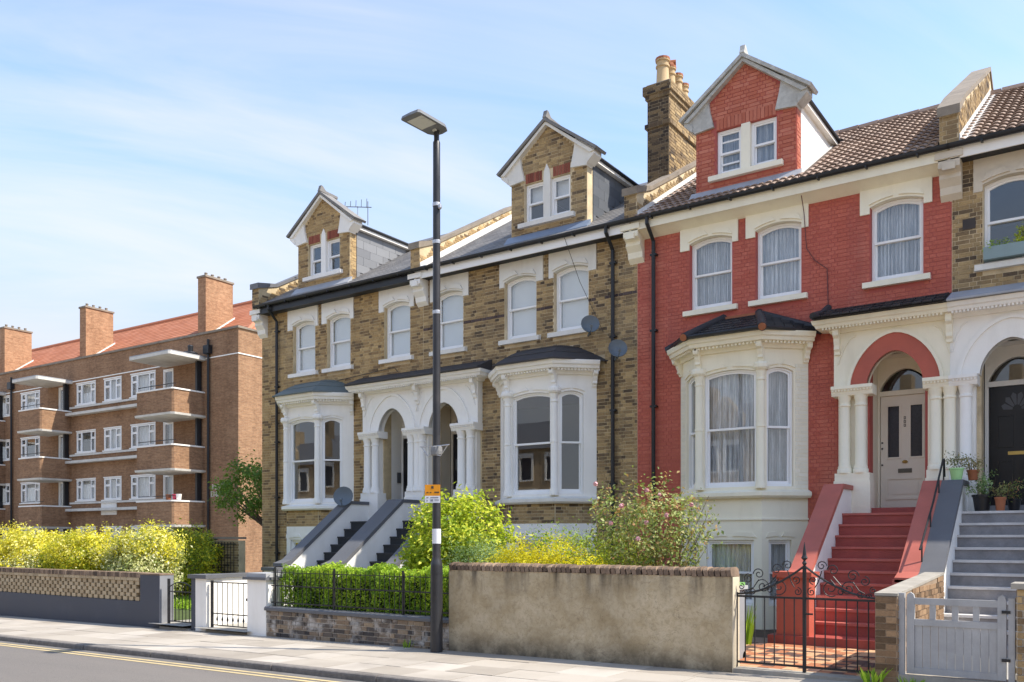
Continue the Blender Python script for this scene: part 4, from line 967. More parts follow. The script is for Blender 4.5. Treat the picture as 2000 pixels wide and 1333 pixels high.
# gardens
def flat(name, x0, x1, y0, y1, z, m):
    b = MB(); b.raw([(x0, y0, z), (x1, y0, z), (x1, y1, z), (x0, y1, z)], [(0, 1, 2, 3)]); return struct(b.build(name, m, recalc=False))
flat('garden_ground', -34, 8, 10.55, 17.5, -.06, SOIL)
flat('lawn_ground', -33, -16.1, 11.0, 19, -.03, mat('lawn_soil', (.07, .1, .03), .95, .25, 4))
PATHM = mat('concrete_path', (.36, .34, .3), .9, .12, 3)
flat('garden_path', -16.0, -14.85, 10.2, 13.6, -.02, PATHM); flat('garden_path', -14.5, -13.0, 10.2, 13.6, -.02, PATHM); flat('garden_path', -2.05, -.9, 10.3, 13.6, .06, PATHM)
flat('forecourt_ground', -90, -21.5, 17, 60, -.05, mat('forecourt', (.2, .2, .18), .9, .1, 1))
# diagonal tiles in front of the red steps
tp = flat('tiled_path', -5.2, -2.31, 10.45, 14.2, .035, mat('tile_grout', (.28, .2, .15), .9, .1))
QT = piece_mat('quarry_tile', [(0, (.42, .17, .085)), (.34, (.55, .27, .14)), (.35, (.6, .36, .2)), (.66, (.62, .38, .22)), (.67, (.11, .07, .06)), (1, (.16, .09, .07))], rough=.6, dirt=.2, bmp=.15, interp='CONSTANT')
qm = unit_brick('floor_tile', QT); cells = []
for i in range(20):
    for j in range(20):
        x, y = -5.05+i*.148, 10.56+j*.152
        if y > 13.5 and x > -4.6: continue
        if y < 13.35: cells.append((x, y))
cells.sort(key=lambda c: c[0]*c[0]+c[1]*c[1])
for x, y in cells[:300]: inst('floor_tile', qm, tp, (x, y, .042), (0, 0, 0), (.142, .146, .02))
if cells[300:]:
    b = MB()
    for x, y in cells[300:]: b.box(x-.071, x+.071, y-.073, y+.073, .03, .052); b.r += [random.random()]*6
    b.build('floor_tiles', QT, tp, kind='stuff', recalc=False)

# ------------------------------------------------------------ garden walls
# cement rendered wall with brick-on-edge coping
rw = empty('rendered_wall', (-6.18, 10.35, 0), 'stained cement rendered garden wall with ridged brick coping', 'wall')
b = MB(Fr(-8.40+6.18, 0)); b.prism_s([(0, -.15), (0, 1.19), (.23, 1.19), (.23, -.15)], 0, 4.45); b.build('wall', RENDER, rw)
MB(Fr(-8.40+6.18, 0)).box(4.45, 4.458, 0.002, .228, -.15, 1.188).build('end_render', mat('sunlit_render', (.6, .52, .38), .9, .08, 4, dirt=.3), rw)  # end slab paler than the wall: its sunlight put into the colour
cm = MB(); cm.prism_s([(-.5, -.5), (-.5, .2), (-.38, .42), (-.2, .5), (.2, .5), (.38, .42), (.5, .2), (.5, -.5)], -.5, .5); cm = cm.mesh('coping_brick', B_COPE)
n = 58
for i in range(n):
    inst('coping_brick', cm, rw, (-2.19+(i+.5)*4.45/n-.03, .115, 1.245+random.uniform(-.004, .004)), (random.uniform(-.015, .015), random.uniform(-.26, -.14), random.uniform(-.05, .05)), (.06, .25, random.uniform(.1, .125)))
# low brick wall, dark coping and railings in front of the privet hedge
lw = empty('low_brick_wall', (-10.5, 10.35, 0), 'low weathered brick wall with dark coping under the railings', 'wall')
b = MB(Fr(-2.1, .012)); b.box(0, 4.2, 0, .2, -.3, .38); b.build('wall', MORTAR_L, lw)
bl = lay(0, 4.2, -.15, .38, []); set_bricks(lw, Fr(-2.1, .012), bl, B_GARDEN, 300, root=lw, proud=.012, jit=.006)
MB(Fr(-2.12, -.03)).prism_s([(0, .385), (0, .43), (.03, .455), (.24, .455), (.27, .43), (.27, .385)], 0, 4.22).build('coping', DARKCOPE, lw)
rl = empty('railings', (-10.5, 10.43, .455), 'thin black iron railings in front of the clipped privet hedge', 'railing')
for z in (.06, .36): MB().box(-2.05, 2.08, -.008, .008, z, z+.022).build('rail', IRON, rl)
MB().box(-2.05, 2.08, -.006, .006, .60, .612).build('rail', IRON, rl)
bm_ = MB().tube([(0, 0, 0), (0, 0, .66)], .006, 5).mesh('bar', IRON)
for i in range(38): inst('bar', bm_, rl, (-2.0+i*.108, 0, 0))
for x in (-1.95, -.45, 1.1, 2.05): MB().box(x-.014, x+.014, -.014, .014, 0, .70).build('post', IRON, rl)
# navy wall with honeycomb brick panel
nw = empty('honeycomb_wall', (-20, 10.35, 0), 'dark blue garden wall with pierced honeycomb brick panel', 'wall')
N0 = Fr(-8, 0); XR = 3.52
b = MB(N0); b.box(0, 8+XR, 0, .26, -.6, .385); b.build('base', NAVY, nw)
MB(N0).box(8+XR, 8+4.18, -.012, .30, -.5, .93).build('pier', NAVY, nw)
MB(N0).box(8+4.181, 8+4.2, -.01, .298, -.4, .925).build('pier_cheek', mat('pale_pier_cheek', (.24, .245, .26), .8, .1, 3, dirt=.5, dirtcol=(.1, .1, .12)), nw)  # right cheek a paler grey than the rest of the pier
MB(N0).box(8+XR, 8+4.2, -.02, .31, .931, .96).build('pier_coping', B_COPE, nw)
rows = 5; h = (.80-.39)/rows; me = brick_mesh(B_PALE); hb = []
for r in range(rows):
    x = XR-.02-(.111 if r % 2 else 0.0)-.06
    while x > -7.9:
        hb.append((x-.06, .39+(r+.5)*h)); x -= .222
        if r == 0 and False: break
hb.sort(key=lambda q: -q[0])
for x, z in hb[:150]: inst('brick', me, nw, (x-.01, .115, z), (0, 0, random.uniform(-.02, .02)), (.138, .2, h-.004))
b = MB()
for x, z in hb[150:]: b.box(x-.079, x+.059, .015, .215, z-h/2+.003, z+h/2-.003); b.r += [random.random()]*6
b.build('brickwork', B_PALE, nw, kind='stuff', recalc=False)
bl = [(i*.225+.1, .834, .215, .062) for i in range(51)]; set_bricks(nw, N0, bl, B_PALE, 40, root=nw, proud=0, thick=.24, jit=.002)
bl = [(XR+8-.04-i*.077, .917, .067, .1) for i in range(146)]; set_bricks(nw, N0, bl, B_COPE, 90, root=nw, proud=.005, thick=.26, jit=.003)
MB(N0).box(0, 8+XR, .235, .25, .39, .87).build('hole_shade_sheet', mat('shadow_backing', (.02, .02, .018), .95, .1), nw)  # black sheet standing in for shade behind the honeycomb holes
# white boundary wall between the two paths, with its front pier
bw = empty('boundary_wall', (-14.66, 10.35, 0), 'white painted boundary wall with grey coping between the two left gates', 'wall')
MB().box(-.12, .08, .36, 3.2, -.3, .90).build('wall', WHITE, bw); MB().box(-.17, .13, .36, 3.2, .901, .97).build('coping', DARKCOPE, bw)
MB().box(-.13, .0, 0, .36, -.3, .9).build('pier', NAVY, bw); MB().box(.001, .34, .0, .36, -.3, .9).build('pier', WHITE, bw); MB().box(-.18, .39, -.05, .40, .901, .975).build('coping', DARKCOPE, bw)
gp = empty('gate_pier', (-12.85, 10.35, 0), 'white painted gate pier with stone cap beside the privet hedge', 'pier')
MB().box(-.27, .25, 0, .40, -.3, .92).build('shaft', WHITE, gp); MB().box(-.33, .31, -.06, .46, .921, .97).build('cap', DARKCOPE, gp); MB().box(-.28, .26, -.01, .41, .971, 1.04).build('cap', mat('grey_cap', (.4, .4, .4), .7, .1), gp)
# brick pillar and wall between the red and the grey steps
PILMORT = mat('brown_mortar', (.3, .22, .15), .95, .2)
pl = empty('brick_pillar_wall', (-2.18, 10.35, 0), 'brown brick pillar and low wall between the iron gate and wooden gate', 'wall')
MB().prism_s([(0, -.2), (0, 1.02), (3.0, 1.16), (3.0, -.2)], -.115, .115).build('wall', PILMORT, pl)
set_bricks(pl, Fr(-.115, 0), lay(0, .23, -.1, 1.02, [], bond='s'), B_PILLAR, 60, root=pl, jit=.006)
set_bricks(pl, Fr(.115, 0, 90), [q for q in lay(0, 3.0, -.1, 1.15, [], bond='s') if q[1] < 1.0+.045*q[0]], B_PILLAR, 200, root=pl)
MB().prism_s([(-.005, 1.025), (-.005, 1.055), (3.0, 1.195), (3.0, 1.165)], -.122, .122).build('coping', CONCRETE, pl)
p2 = empty('brick_pier', (-.72, 10.35, 0), 'mossy brown brick gate pier at the right edge', 'pier')
MB().box(-.2, .25, 0, .34, -.2, 1.14).build('core', MORTAR_L, p2); set_bricks(p2, Fr(-.2, 0), lay(0, .45, -.1, 1.14, []), B_DARK, 80, root=p2, jit=.006, proud=.014); set_bricks(p2, Fr(-.2, .34, -90), lay(0, .34, -.1, 1.14, []), B_DARK, 30, root=p2)
MB().box(-.25, .3, -.05, .39, 1.141, 1.2).build('cap', CONCRETE, p2)
# garden wall and railing beyond the first house
sw = empty('sloping_brick_wall', (-23.5, 16.2, 0), 'dark sloping brick wall with railing beside the first house', 'wall')
MB().prism([(-3.5, -.3), (2.6, -.3), (2.6, 1.62), (1.3, 1.62), (-.9, .75), (-3.5, .72)], 0, .22).build('wall', MORTAR_D, sw)
set_bricks(sw, F0, [q for q in lay(-3.5, 2.6, -.1, 1.6, []) if q[1] < (.7 if q[0] < -.9 else min(1.6, .75+.395*(q[0]+.9)-.04))], B_DARK, 60, root=sw)
MB().prism([(-3.5, .76), (-.9, .79), (1.3, 1.66), (2.6, 1.66), (2.6, 1.72), (1.28, 1.72), (-.95, .86), (-3.5, .82)], -.04, .26).build('coping', STONECOPE, sw)
for i in range(9): MB().tube([(1.35+i*.14, -.08, .6), (1.35+i*.14, -.08, 1.58)], .011, 5).build('bar', IRON, sw)
for z in (.7, 1.5): MB().box(1.3, 2.55, -.09, -.07, z, z+.03).build('rail', IRON, sw)
# ground of the rear forecourt wall
wf = empty('white_fence', (-27.5, 19, 0), 'low white slatted fence between the flats and the terrace', 'fence')
for i in range(12): MB().box(-1.6+i*.3, -1.5+i*.3, 0, .04, -.1, .8).build('slat', WHITE2, wf)
for z in (.25, .7): MB().box(-1.7, 2.0, .04, .07, z, z+.08).build('rail', WHITE2, wf)

# ------------------------------------------------------------ gates
def spiral(c, r0, turns, a0, sgn=1, n=26, dy=0):
    P = []
    for i in range(n+1):
        t = i/n; a = a0+sgn*turns*2*math.pi*t; r = r0*(1-.82*t); P.append((c[0]+r*math.cos(a), dy, c[1]+r*math.sin(a)))
    return P
ig = empty('iron_gate', (-3.12, 10.5, .1), 'tall black wrought iron double gate with scrolls and spear finial', 'gate')
GW = .84
for s in (-1, 1):
    MB().box(min(s*.02, s*GW), max(s*.02, s*GW), -.012, .012, .03, .055).build('rail', IRON, ig)
    MB().box(min(s*.02, s*GW), max(s*.02, s*GW), -.012, .012, .84, .865).build('rail', IRON, ig)
    MB().box(s*GW-.02, s*GW+.02, -.02, .02, -.02, .90).build('post', IRON, ig)
    for k in range(1, 7): MB().tube([(s*GW*k/7, 0, .05), (s*GW*k/7, 0, .845)], .0085, 6).build('bar', IRON, ig)
    pts = [(s*(.02+.82*t), 0, 1.22-.34*(1-(1-t)**1.9)) for t in [i/14 for i in range(15)]]
    MB().tube(pts, .0135, 6).build('top_rail', IRON, ig)
    for (cx, cz, r, tu, a0, sg) in ((.08, .93, .05, 1.4, 1.57, 1), (.1, 1.07, .05, 1.3, -1.57, -1), (.33, 1.19, .07, 1.3, 3.14, -1), (.2, 1.24, .06, 1.3, 0, 1), (.5, .98, .09, 1.5, .5, 1), (.42, .94, .05, 1.3, 0, 1), (.63, .92, .045, 1.4, 0, -1), (.55, 1.13, .07, 1.4, 0, 1), (.68, 1.07, .06, 1.4, 1.57, -1), (.3, .98, .1, 1.4, -1.0, -1), (.77, .97, .04, 1.3, 1.57, 1), (.72, .90, .035, 1.3, 0, 1)):
        MB().tube([(s*p[0], p[1], p[2]) for p in spiral((cx, cz), r, tu, a0, sg)], .0065, 5).build('scroll', IRON, ig)
    for (x0, z0_, x1, z1_) in ((.33, 1.12, .5, .98), (.2, 1.18, .12, .98), (.55, 1.06, .68, .93), (.42, .99, .3, 1.08)):
        MB().tube([(s*x0, 0, z0_), (s*(x0*.5+x1*.5), 0, z0_*.5+z1_*.5-.03), (s*x1, 0, z1_)], .0065, 5).build('scroll', IRON, ig)
    for z in (.1, .78): MB().box(min(s*GW, s*(GW+.07)), max(s*GW, s*(GW+.07)), -.015, .015, z-.015, z+.015).build('hinge', IRON, ig)
MB().box(-.018, .018, -.018, .018, -.02, 1.24).build('post', IRON, ig)
MB().lathe(0, 0, [(.012, 1.24), (.03, 1.27), (.012, 1.3), (.04, 1.33), (.025, 1.36), (.02, 1.40), (.002, 1.52)], 8).build('finial', IRON, ig)
MB().box(.0, .1, -.03, .0, .66, .68).build('latch', IRON, ig)
sill = tag(MB(Fr(-4.0, 10.38)).box(0, 1.72, -.02, .22, -.05, .075).build('gate_sill', CONCRETE), 'worn stone step under the wrought iron gate', 'step')
wg = empty('wooden_gate', (-1.5, 10.42, .18), 'low pale grey painted wooden boarded gate at the right', 'gate')
for i in range(10): MB().box(-.40+i*.08+.002, -.40+(i+1)*.08-.002, -.008, .012, .02, .53).build('board', GATEWOOD, wg)
for x in (-.48, .40): 
    b = MB(); P = [(x, 0), (x+.08, 0), (x+.08, .83), (x+.07, .87), (x+.04, .89), (x+.01, .87), (x, .83)]; b.prism(P, -.025, .025); b.build('stile', GATEWOOD, wg)
for z0_, z1_ in ((.53, .60), (.76, .83), (.0, .07)): MB().box(-.40, .40, -.02, .02, z0_, z1_).build('rail', GATEWOOD, wg)
for x in (-.22, .0, .2): MB().box(x-.03, x+.03, -.012, .012, .60, .76).build('baluster', GATEWOOD, wg)
MB().box(-.57, -.5, -.03, .04, -.1, .88).build('gate_post', GATEWOOD, wg); MB().box(.5, .56, -.03, .04, -.1, .86).build('gate_post', GATEWOOD, wg)
for z in (.2, .7): MB().box(.44, .52, -.04, -.028, z, z+.03).build('hinge', IRON, wg)
tag(MB(Fr(-2.06, 10.36)).box(0, 1.16, 0, .3, -.05, .165).build('gate_sill', CONCRETE), 'concrete step under the grey wooden gate', 'step')
def bar_gate(x0, x1, label, spears, top):
    g = empty('bar_gate', ((x0+x1)/2, 10.42, -.03), label, 'gate'); w = (x1-x0)/2
    for x in (-w, w): MB().box(x-.022, x+.022, -.02, .02, -.05, .90).build('stile', IRON, g)
    n = 7
    for i in range(1, n):
        x = -w+2*w*i/n; t = 1-(2*i/n-1)**2
        MB().tube([(x, 0, .05), (x, 0, top+(.12*t if not spears else 0))], .0075, 5).build('bar', IRON, g)
        if spears: MB().lathe(x, 0, [(.006, .13), (.02, .17), (.004, .25)], 6).build('spear', IRON, g)
    for z in ([.05, top-.08] if not spears else [.05, .27]): MB().box(-w, w, -.008, .008, z, z+.02).build('rail', IRON, g)
    if not spears: MB().tube([(-w+2*w*i/12, 0, top+.12*(1-(i/6-1)**2)) for i in range(13)], .01, 5).build('top_rail', IRON, g)
    else: MB().box(-w, w, -.008, .008, top, top+.02).build('rail', IRON, g)
    MB().box(w-.05, w+.03, -.03, .03, .55, .6).build('latch', IRON, g)
    return g
bar_gate(-15.62, -14.84, 'black arched bar gate beside the dark blue pier', False, .72)
bar_gate(-14.24, -13.16, 'thin barred iron gate between the two white piers', True, .86)
tag(MB(Fr(-15.75, 10.3)).box(0, .94, 0, .4, -.3, -.075).build('gate_sill', CONCRETE), 'stone step under the arched bar gate', 'step')
tag(MB(Fr(-14.32, 10.33)).box(0, 1.2, 0, .4, -.3, -.06).build('gate_sill', CONCRETE), 'stone step between the white gate piers', 'step')
# handrail on the shared parapet
hr = empty('handrail', (-2.5, 14.2, 1.2), 'black iron handrail on the parapet between red and grey steps', 'handrail')
MB().tube([(0, -.1, .3), (0, .0, .36), (0, 1.0, 1.05), (0, 1.9, 1.78), (0, 2.0, 1.80), (0, 2.05, 1.5)], .016, 6).build('rail', IRON, hr)
for y, z0_, z1_ in ((.05, .05, .39), (.75, .52, .88), (1.5, 1.1, 1.45), (1.95, 1.4, 1.79)): MB().tube([(0, y, z0_), (0, y, z1_)], .013, 6).build('post', IRON, hr)

# ------------------------------------------------------------ street lamp
lp = empty('street_lamp', (-8.46, 10.13, gz(-8.46)), 'tall dark grey street lamp on the pavement', 'street lamp')
MB().lathe(0, 0, [(.092, -.05), (.092, 1.28), (.088, 1.33), (.066, 1.38), (.064, 1.42), (.058, 3.5), (.054, 7.1), (.054, 7.62), (.04, 7.65), (.04, 7.80)], 18).build('column', LAMPGREY, lp, smooth=True)
MB().lathe(0, 0, [(.096, 1.17), (.096, 1.2), (.09, 1.2)], 18).build('collar', LAMPGREY, lp)
def lamp_head():
    u = Vector((-.08, -1, 0)).normalized(); v = Vector((1, -.08, 0)).normalized()        # arm direction towards the road, and across it
    def P(a, c, z): q = u*a+v*c; return (q.x, q.y, z)
    out = [(-.11, .12), (-.13, 0), (-.11, -.12), (.0, -.185), (.53, -.195), (.565, -.17), (.575, 0), (.565, .17), (.53, .195), (.0, .185)]
    n = len(out); z = 7.80
    b = MB(); lo = [P(a, c, z+.03*a) for a, c in out]; hi = [P(a*.97, c*.95, z+.045+.03*a) for a, c in out]; tp_ = [P(.02+a*.88, c*.8, z+.07+.03*a) for a, c in out]
    b.raw(lo+hi+tp_, [tuple(range(n))] + [(i, (i+1) % n, n+(i+1) % n, n+i) for i in range(n)] + [(n+i, n+(i+1) % n, 2*n+(i+1) % n, 2*n+i) for i in range(n)] + [tuple(2*n+i for i in range(n))[::-1]])
    h = b.build('lamp_head', LAMPHEAD, lp)
    q = [(.16, -.15), (.46, -.15), (.46, .15), (.16, .15)]
    b = MB(); b.raw([P(a, c, z-.006+.03*a) for a, c in q]+[P(a, c, z+.01+.03*a) for a, c in q], [(0, 1, 2, 3), (7, 6, 5, 4)] + [(i, (i+1) % 4, 4+(i+1) % 4, 4+i) for i in range(4)]); b.build('lens', LENS, h)
    b = MB(); b.raw([P(a, c, z-.02) for a, c in ((-.02, .03), (.06, .03), (.06, -.03), (-.02, -.03))]+[P(a, c, z+.01) for a, c in ((-.02, .03), (.06, .03), (.06, -.03), (-.02, -.03))], [(0, 1, 2, 3), (7, 6, 5, 4)] + [(i, (i+1) % 4, 4+(i+1) % 4, 4+i) for i in range(4)]); b.build('sensor', LENS, h)
lamp_head()
for z in (6.66, 6.1, 5.05): MB().lathe(0, 0, [(.059, z), (.062, z+.005), (.062, z+.05), (.059, z+.055)], 14).build('clamp_band', STEEL, lp)
MB().lathe(.08, -.02, [(.015, 6.6), (.03, 6.62), (.03, 6.66), (.01, 6.68)], 8).build('camera_eye', STEEL, lp)
b = MB(); 
for s in (-1, 1):
    b.tube([(s*.05, -.05, 2.94), (s*.12, -.05, 2.92), (s*.19, -.05, 3.0), (s*.26, -.05, 3.08)], .009, 5); b.tube([(s*.05, -.05, 3.07), (s*.28, -.05, 3.08)], .009, 5)
b.build('basket_bracket', STEEL, lp)
MB().lathe(0, 0, [(.062, 2.93), (.085, 2.95), (.09, 3.0), (.085, 3.06), (.062, 3.08)], 12).build('bracket_collar', mat('bracket_grey', (.2, .2, .2), .5, .1), lp)
MB().lathe(0, 0, [(.0665, 1.62), (.0668, 1.63), (.0668, 1.83), (.0665, 1.84)], 14).build('label_sticker', PLATE, lp)
# orange notice fixed to the column
ng = empty('notice_sign', (-8.47, 10.05, 2.33), 'orange and white parking notice plate on the street lamp', 'sign', rz=R(28))
MB().box(-.115, .115, -.012, .0, -.03, .135).build('orange_plate', ORANGE, ng); MB().box(-.115, .115, -.012, .0, -.135, -.032).build('white_plate', PLATE, ng)
for (x0, x1, z0_, z1_, m_) in ((-.018, .018, .075, .115, INK), (-.09, -.06, .01, .025, INK), (-.04, -.015, .01, .025, INK), (.03, .1, .012, .03, INK), (-.09, -.06, -.065, -.05, INKG), (-.03, .09, -.065, -.05, INKG), (-.09, -.07, -.11, -.095, INKG), (-.03, .01, -.115, -.085, INKG), (.03, .1, -.1, -.088, INKG)):
    MB().box(x0, x1, -.0145, -.012, z0_, z1_).build('print_mark', m_, ng)

# ------------------------------------------------------------ brick flats at the left
BALWHITE = mat('stained_white_concrete', (.66, .63, .57), .75, .1, 2, dirt=.5, dirtcol=(.34, .3, .25))
def flats():
    rt = empty('block_of_flats', (-33.85, 26.2, 0), 'four storey brown brick flats with white edged balconies and orange roof', 'flats', rz=R(1.6))
    ST = 2.62; WALL = FLATBRICK; XL = -52
    WX = []          # window openings on the main face (x0, x1, kind)
    unit = [(-13.4, -11.55, 'w3'), (-10.8, -9.2, 'w2'), (-8.4, -6.3, 'w3'), (-5.7, -4.85, 'd')]
    unit2 = [(-22.4, -20.4, 'w3'), (-19.2, -17.1, 'w3'), (-15.2, -14.4, 'd')]
    off = -17.1
    for q in unit+unit2: WX.append(q)
    for a, c, k in unit+unit2[:2]: WX.append((a-18.5, c-18.5, k))
    H = []
    for lv in range(4):
        for a, c, k in WX:
            zb, zt = (9.0-ST*lv, 10.15-ST*lv) if k != 'd' else (7.95-ST*lv, 10.15-ST*lv)
            H.append((a, c, max(zb, .1), zt, k))
    MB().holes(XL, 0, -.5, 11.5, [h[:4] for h in H], 0, .3).build('wall', WALL, rt)
    b = MB(); b.box(-.3, 0, .301, 11, -.5, 11.5); b.box(XL, -.301, 10.7, 11, -.5, 11.5); b.build('end_wall', WALL, rt)
    MB().box(XL, -.31, 4.5, 4.6, -.5, 11.4).build('inner_wall', INNER, rt)
    for lv in range(4): MB().box(XL, -.31, .301, 4.49, 10.45-ST*lv, 10.6-ST*lv).build('floor', FLOORB, rt)
    MB().box(XL-.1, .07, -.07, .3, 11.5, 11.6).build('parapet_coping', STONECOPE, rt); MB().box(-.3, .07, .301, 11, 11.5, 11.6).build('parapet_coping', STONECOPE, rt)
    for z in (10.30,): MB().box(XL, .03, -.03, .0, z, z+.05).build('string_course', WHITE, rt); MB().box(.001, .03, .0, 11, z, z+.05).build('string_course', WHITE, rt)
    # window kinds, built once and shared
    protos = {}
    def proto(w, h, k):
        key = (round(w, 2), round(h, 2), k)
        if key in protos: return protos[key]
        b = MB(); b.ring([(0, 0), (w, 0), (w, h), (0, h)], [(.07, .07), (w-.07, .07), (w-.07, h-.07), (.07, h-.07)], .02, .12); panes = []
        if k == 'd':
            b.box(.07, w-.07, .03, .1, .07, h*.34); panes = [(.12, w-.12, h*.34, h-.12)]; b.ring([(.06, h*.33), (w-.06, h*.33), (w-.06, h-.06), (.06, h-.06)], [(.14, h*.36), (w-.14, h*.36), (w-.14, h-.14), (.14, h-.14)], .04, .1)
        else:
            m_ = [w*.26, w*.74] if k == 'w3' else [w*.36, w*.68]
            for x in m_: b.box(x-.03, x+.03, .03, .1, .07, h-.07)
            xs = [.07]+m_+[w-.07]
            for i in range(3):
                u, v = xs[i]+.035, xs[i+1]-.035
                if i != 1: b.box(u-.01, v+.01, .035, .095, h*.66-.03, h*.66+.03); b.ring([(u-.01, .06), (v+.01, .06), (v+.01, h*.64), (u-.01, h*.64)], [(u+.025, .095), (v-.025, .095), (v-.025, h*.61), (u+.025, h*.61)], .01, .06); b.ring([(u-.01, h*.68), (v+.01, h*.68), (v+.01, h-.06), (u-.01, h-.06)], [(u+.025, h*.705), (v-.025, h*.705), (v-.025, h-.09), (u+.025, h-.09)], .015, .06)
                panes.append((u, v, .09, h-.09))
        fm_ = b.mesh('window', WHITE2); pm = [MB().box(u, v, .07, .076, z0, z1).mesh('pane', GLASS) for u, v, z0, z1 in panes]
        cm_ = None
        protos[key] = (fm_, pm); return protos[key]
    for i, (a, c, z0, z1, k) in enumerate(H):
        fm_, pm = proto(c-a, z1-z0, k); w = inst('balcony_door' if k == 'd' else 'window', fm_, rt, (a, 0, z0))
        for p in pm: inst('pane', p, w, (0, 0, 0))
        if k != 'd':
            MB().box(-.06, c-a+.06, -.05, .02, -.06, 0).build('sill', WHITE, w)
            MB().box(-.02, c-a+.02, -.012, .02, z1-z0, z1-z0+.06).build('head', WHITE, w)
        if random.random() < .75: curtain(w, F0, .08, c-a-.08, .08, z1-z0-.06, .3, folds=6, amp=.03)
    # white bands under the windows between the balconies
    for base in (0, -18.5):
        for lv in range(3):
            z = 8.42-ST*lv; MB().box(base-14.0, base-5.32, -.35, .0, z, z+.14).build('white_ledge', BALWHITE, rt)
            MB().box(base-13.9, base-5.32, -.10, .0, z+.4, z+.5).build('white_ledge', BALWHITE, rt)
    # balconies with curved corners
    def bal(x0, x1, p):
        P = [(x0, 0), (x0, -p+.08), (x0+.08, -p), (x1-.08, -p), (x1, -p+.08), (x1, 0)]
        return P
    for x0, x1, p in ((-5.3, -2.45, 1.75), (-16.15, -13.9, 1.7), (-23.8, -20.95, 1.75), (-34.6, -32.4, 1.7)):
        P = bal(x0, x1, p); 
        for lv in range(3):
            z = 7.46-ST*lv
            bo = MB().prism_z([(x+(.0), y) for x, y in P], z+.13, z+.2).build('balcony', WALL, rt)
            MB().sweep(P, [(-.2, z+.2), (0, z+.2), (0, z+1.2), (-.2, z+1.2)]).build('balcony_wall', WALL, bo)
            MB().sweep(P, [(-.24, z+1.2), (.04, z+1.2), (.04, z+1.27), (-.24, z+1.27)]).build('balcony_coping', WHITE, bo)
            MB().sweep(P, [(-.4, z+.02), (.08, z+.02), (.1, z+.12), (-.4, z+.12)]).build('balcony_ledge', BALWHITE, bo)
            MB().prism_z(P, z, z+.12).build('balcony_slab', BALWHITE, bo)
            MB().sweep([(x, y+.1) for x, y in P[1:-1]], [(-.02, z+1.45), (.02, z+1.45), (.02, z+1.48), (-.02, z+1.48)]).build('balcony_rail', IRON, bo)
        P = bal(x0-.15, x1+.15, p+.3); MB().prism_z(P, 10.22, 10.36).build('canopy', BALWHITE, rt)
        MB().prism_z(P, 10.361, 10.41).build('canopy_roof', LEAD, rt)
        MB().box(x1-.3, x1-.16, -.3, -.05, 1.5, 10.2).build('rainwater_pipe', PIPE, rt)
    for x in (-2.05, -20.05): 
        p = MB().tube([(x, -.1, 0), (x, -.1, 11.2)], .06, 8).build('rainwater_pipe', PIPE, rt)
        MB().box(x-.2, x+.2, -.25, -.02, 10.5, 10.9).build('hopper', PIPE, p)
    MB().lathe(-2.7, -.6, [(.3, 10.42), (.35, 10.5), (.3, 10.56), (.12, 10.6), (.14, 10.85), (.1, 10.9)], 10).build('flue', PIPE, rt)
    # roof: hipped, orange tiles in courses
    yr, zr = 5.6, 14.75; y0, z0 = .6, 11.15
    b = MB(); b.raw([(XL, y0, z0), (-.5, y0, z0), (-3.6, yr, zr), (XL, yr, zr), (-.5, 10.6, z0), (XL, 10.6, z0)], [(0, 1, 2, 3), (1, 4, 2), (4, 5, 3, 2), (0, 3, 5)]); ro = b.build('roof', FLATROOF, rt)
    b = MB(); n = 20
    for i in range(n):
        t = i/n; y = y0+(yr-y0)*t; z = z0+(zr-z0)*t; xr = -.5-3.1*t; dt = 1/n
        n0 = len(b.f); x = XL
        while x < xr:
            v = min(x+.6, xr); b.raw([(x, y, z+.03), (v, y, z+.03), (v, y+(yr-y0)*dt, z+(zr-z0)*dt+.012), (x, y+(yr-y0)*dt, z+(zr-z0)*dt+.012)], [(0, 1, 2, 3)]); b.r.append(random.random()); x += .6
    b.build('tile_courses', FLATROOF, ro, kind='stuff', recalc=False)
    MB().tube([(XL, yr, zr+.03), (-3.6, yr, zr+.03)], .13, 8).build('ridge', FLATROOF, ro); MB().tube([(-3.6, yr, zr+.03), (-.5, y0, z0+.05)], .12, 8).build('hip', FLATROOF, ro)
    # chimneys
    for x in (-5.2, -15.95, -25.0):
        b = MB(); b.box(x, x+.62, 1.7, 3.4, 11.2, 15.05); c = b.build('chimney', FLATCHIM, rt)
        MB().box(x-.05, x+.67, 1.65, 3.45, 15.051, 15.15).build('chimney_cap', STONECOPE, c)
        for k in range(4): MB().lathe(x+.31, 1.95+k*.4, [(.08, 15.15), (.07, 15.32), (.09, 15.32), (.08, 15.36)], 8).build('chimney_pot', STONECOPE, c)
        MB().prism_s([(1.72, 11.9), (1.72, 12.05), (3.5, 13.35), (3.5, 13.2)], x+.622, x+.66).build('flashing', WHITELEAD, c)
    for x in (-10.5, -23, .2):
        b = MB(); b.box(x, x+.8, 6.4, 8.4, 12, 15.15); c = b.build('chimney', FLATCHIM, rt); MB().box(x-.08, x+.88, 6.3, 8.5, 15.151, 15.28).build('chimney_cap', STONECOPE, c)
    MB().box(-11.0, -9.6, -.03, .0, 2.95, 3.75).build('white_panel', WHITE, rt)
    # pale lettering by the corner, two short lines
    LM = mat('pale_letters', (.62, .6, .5), .6, .05, bmp=0)
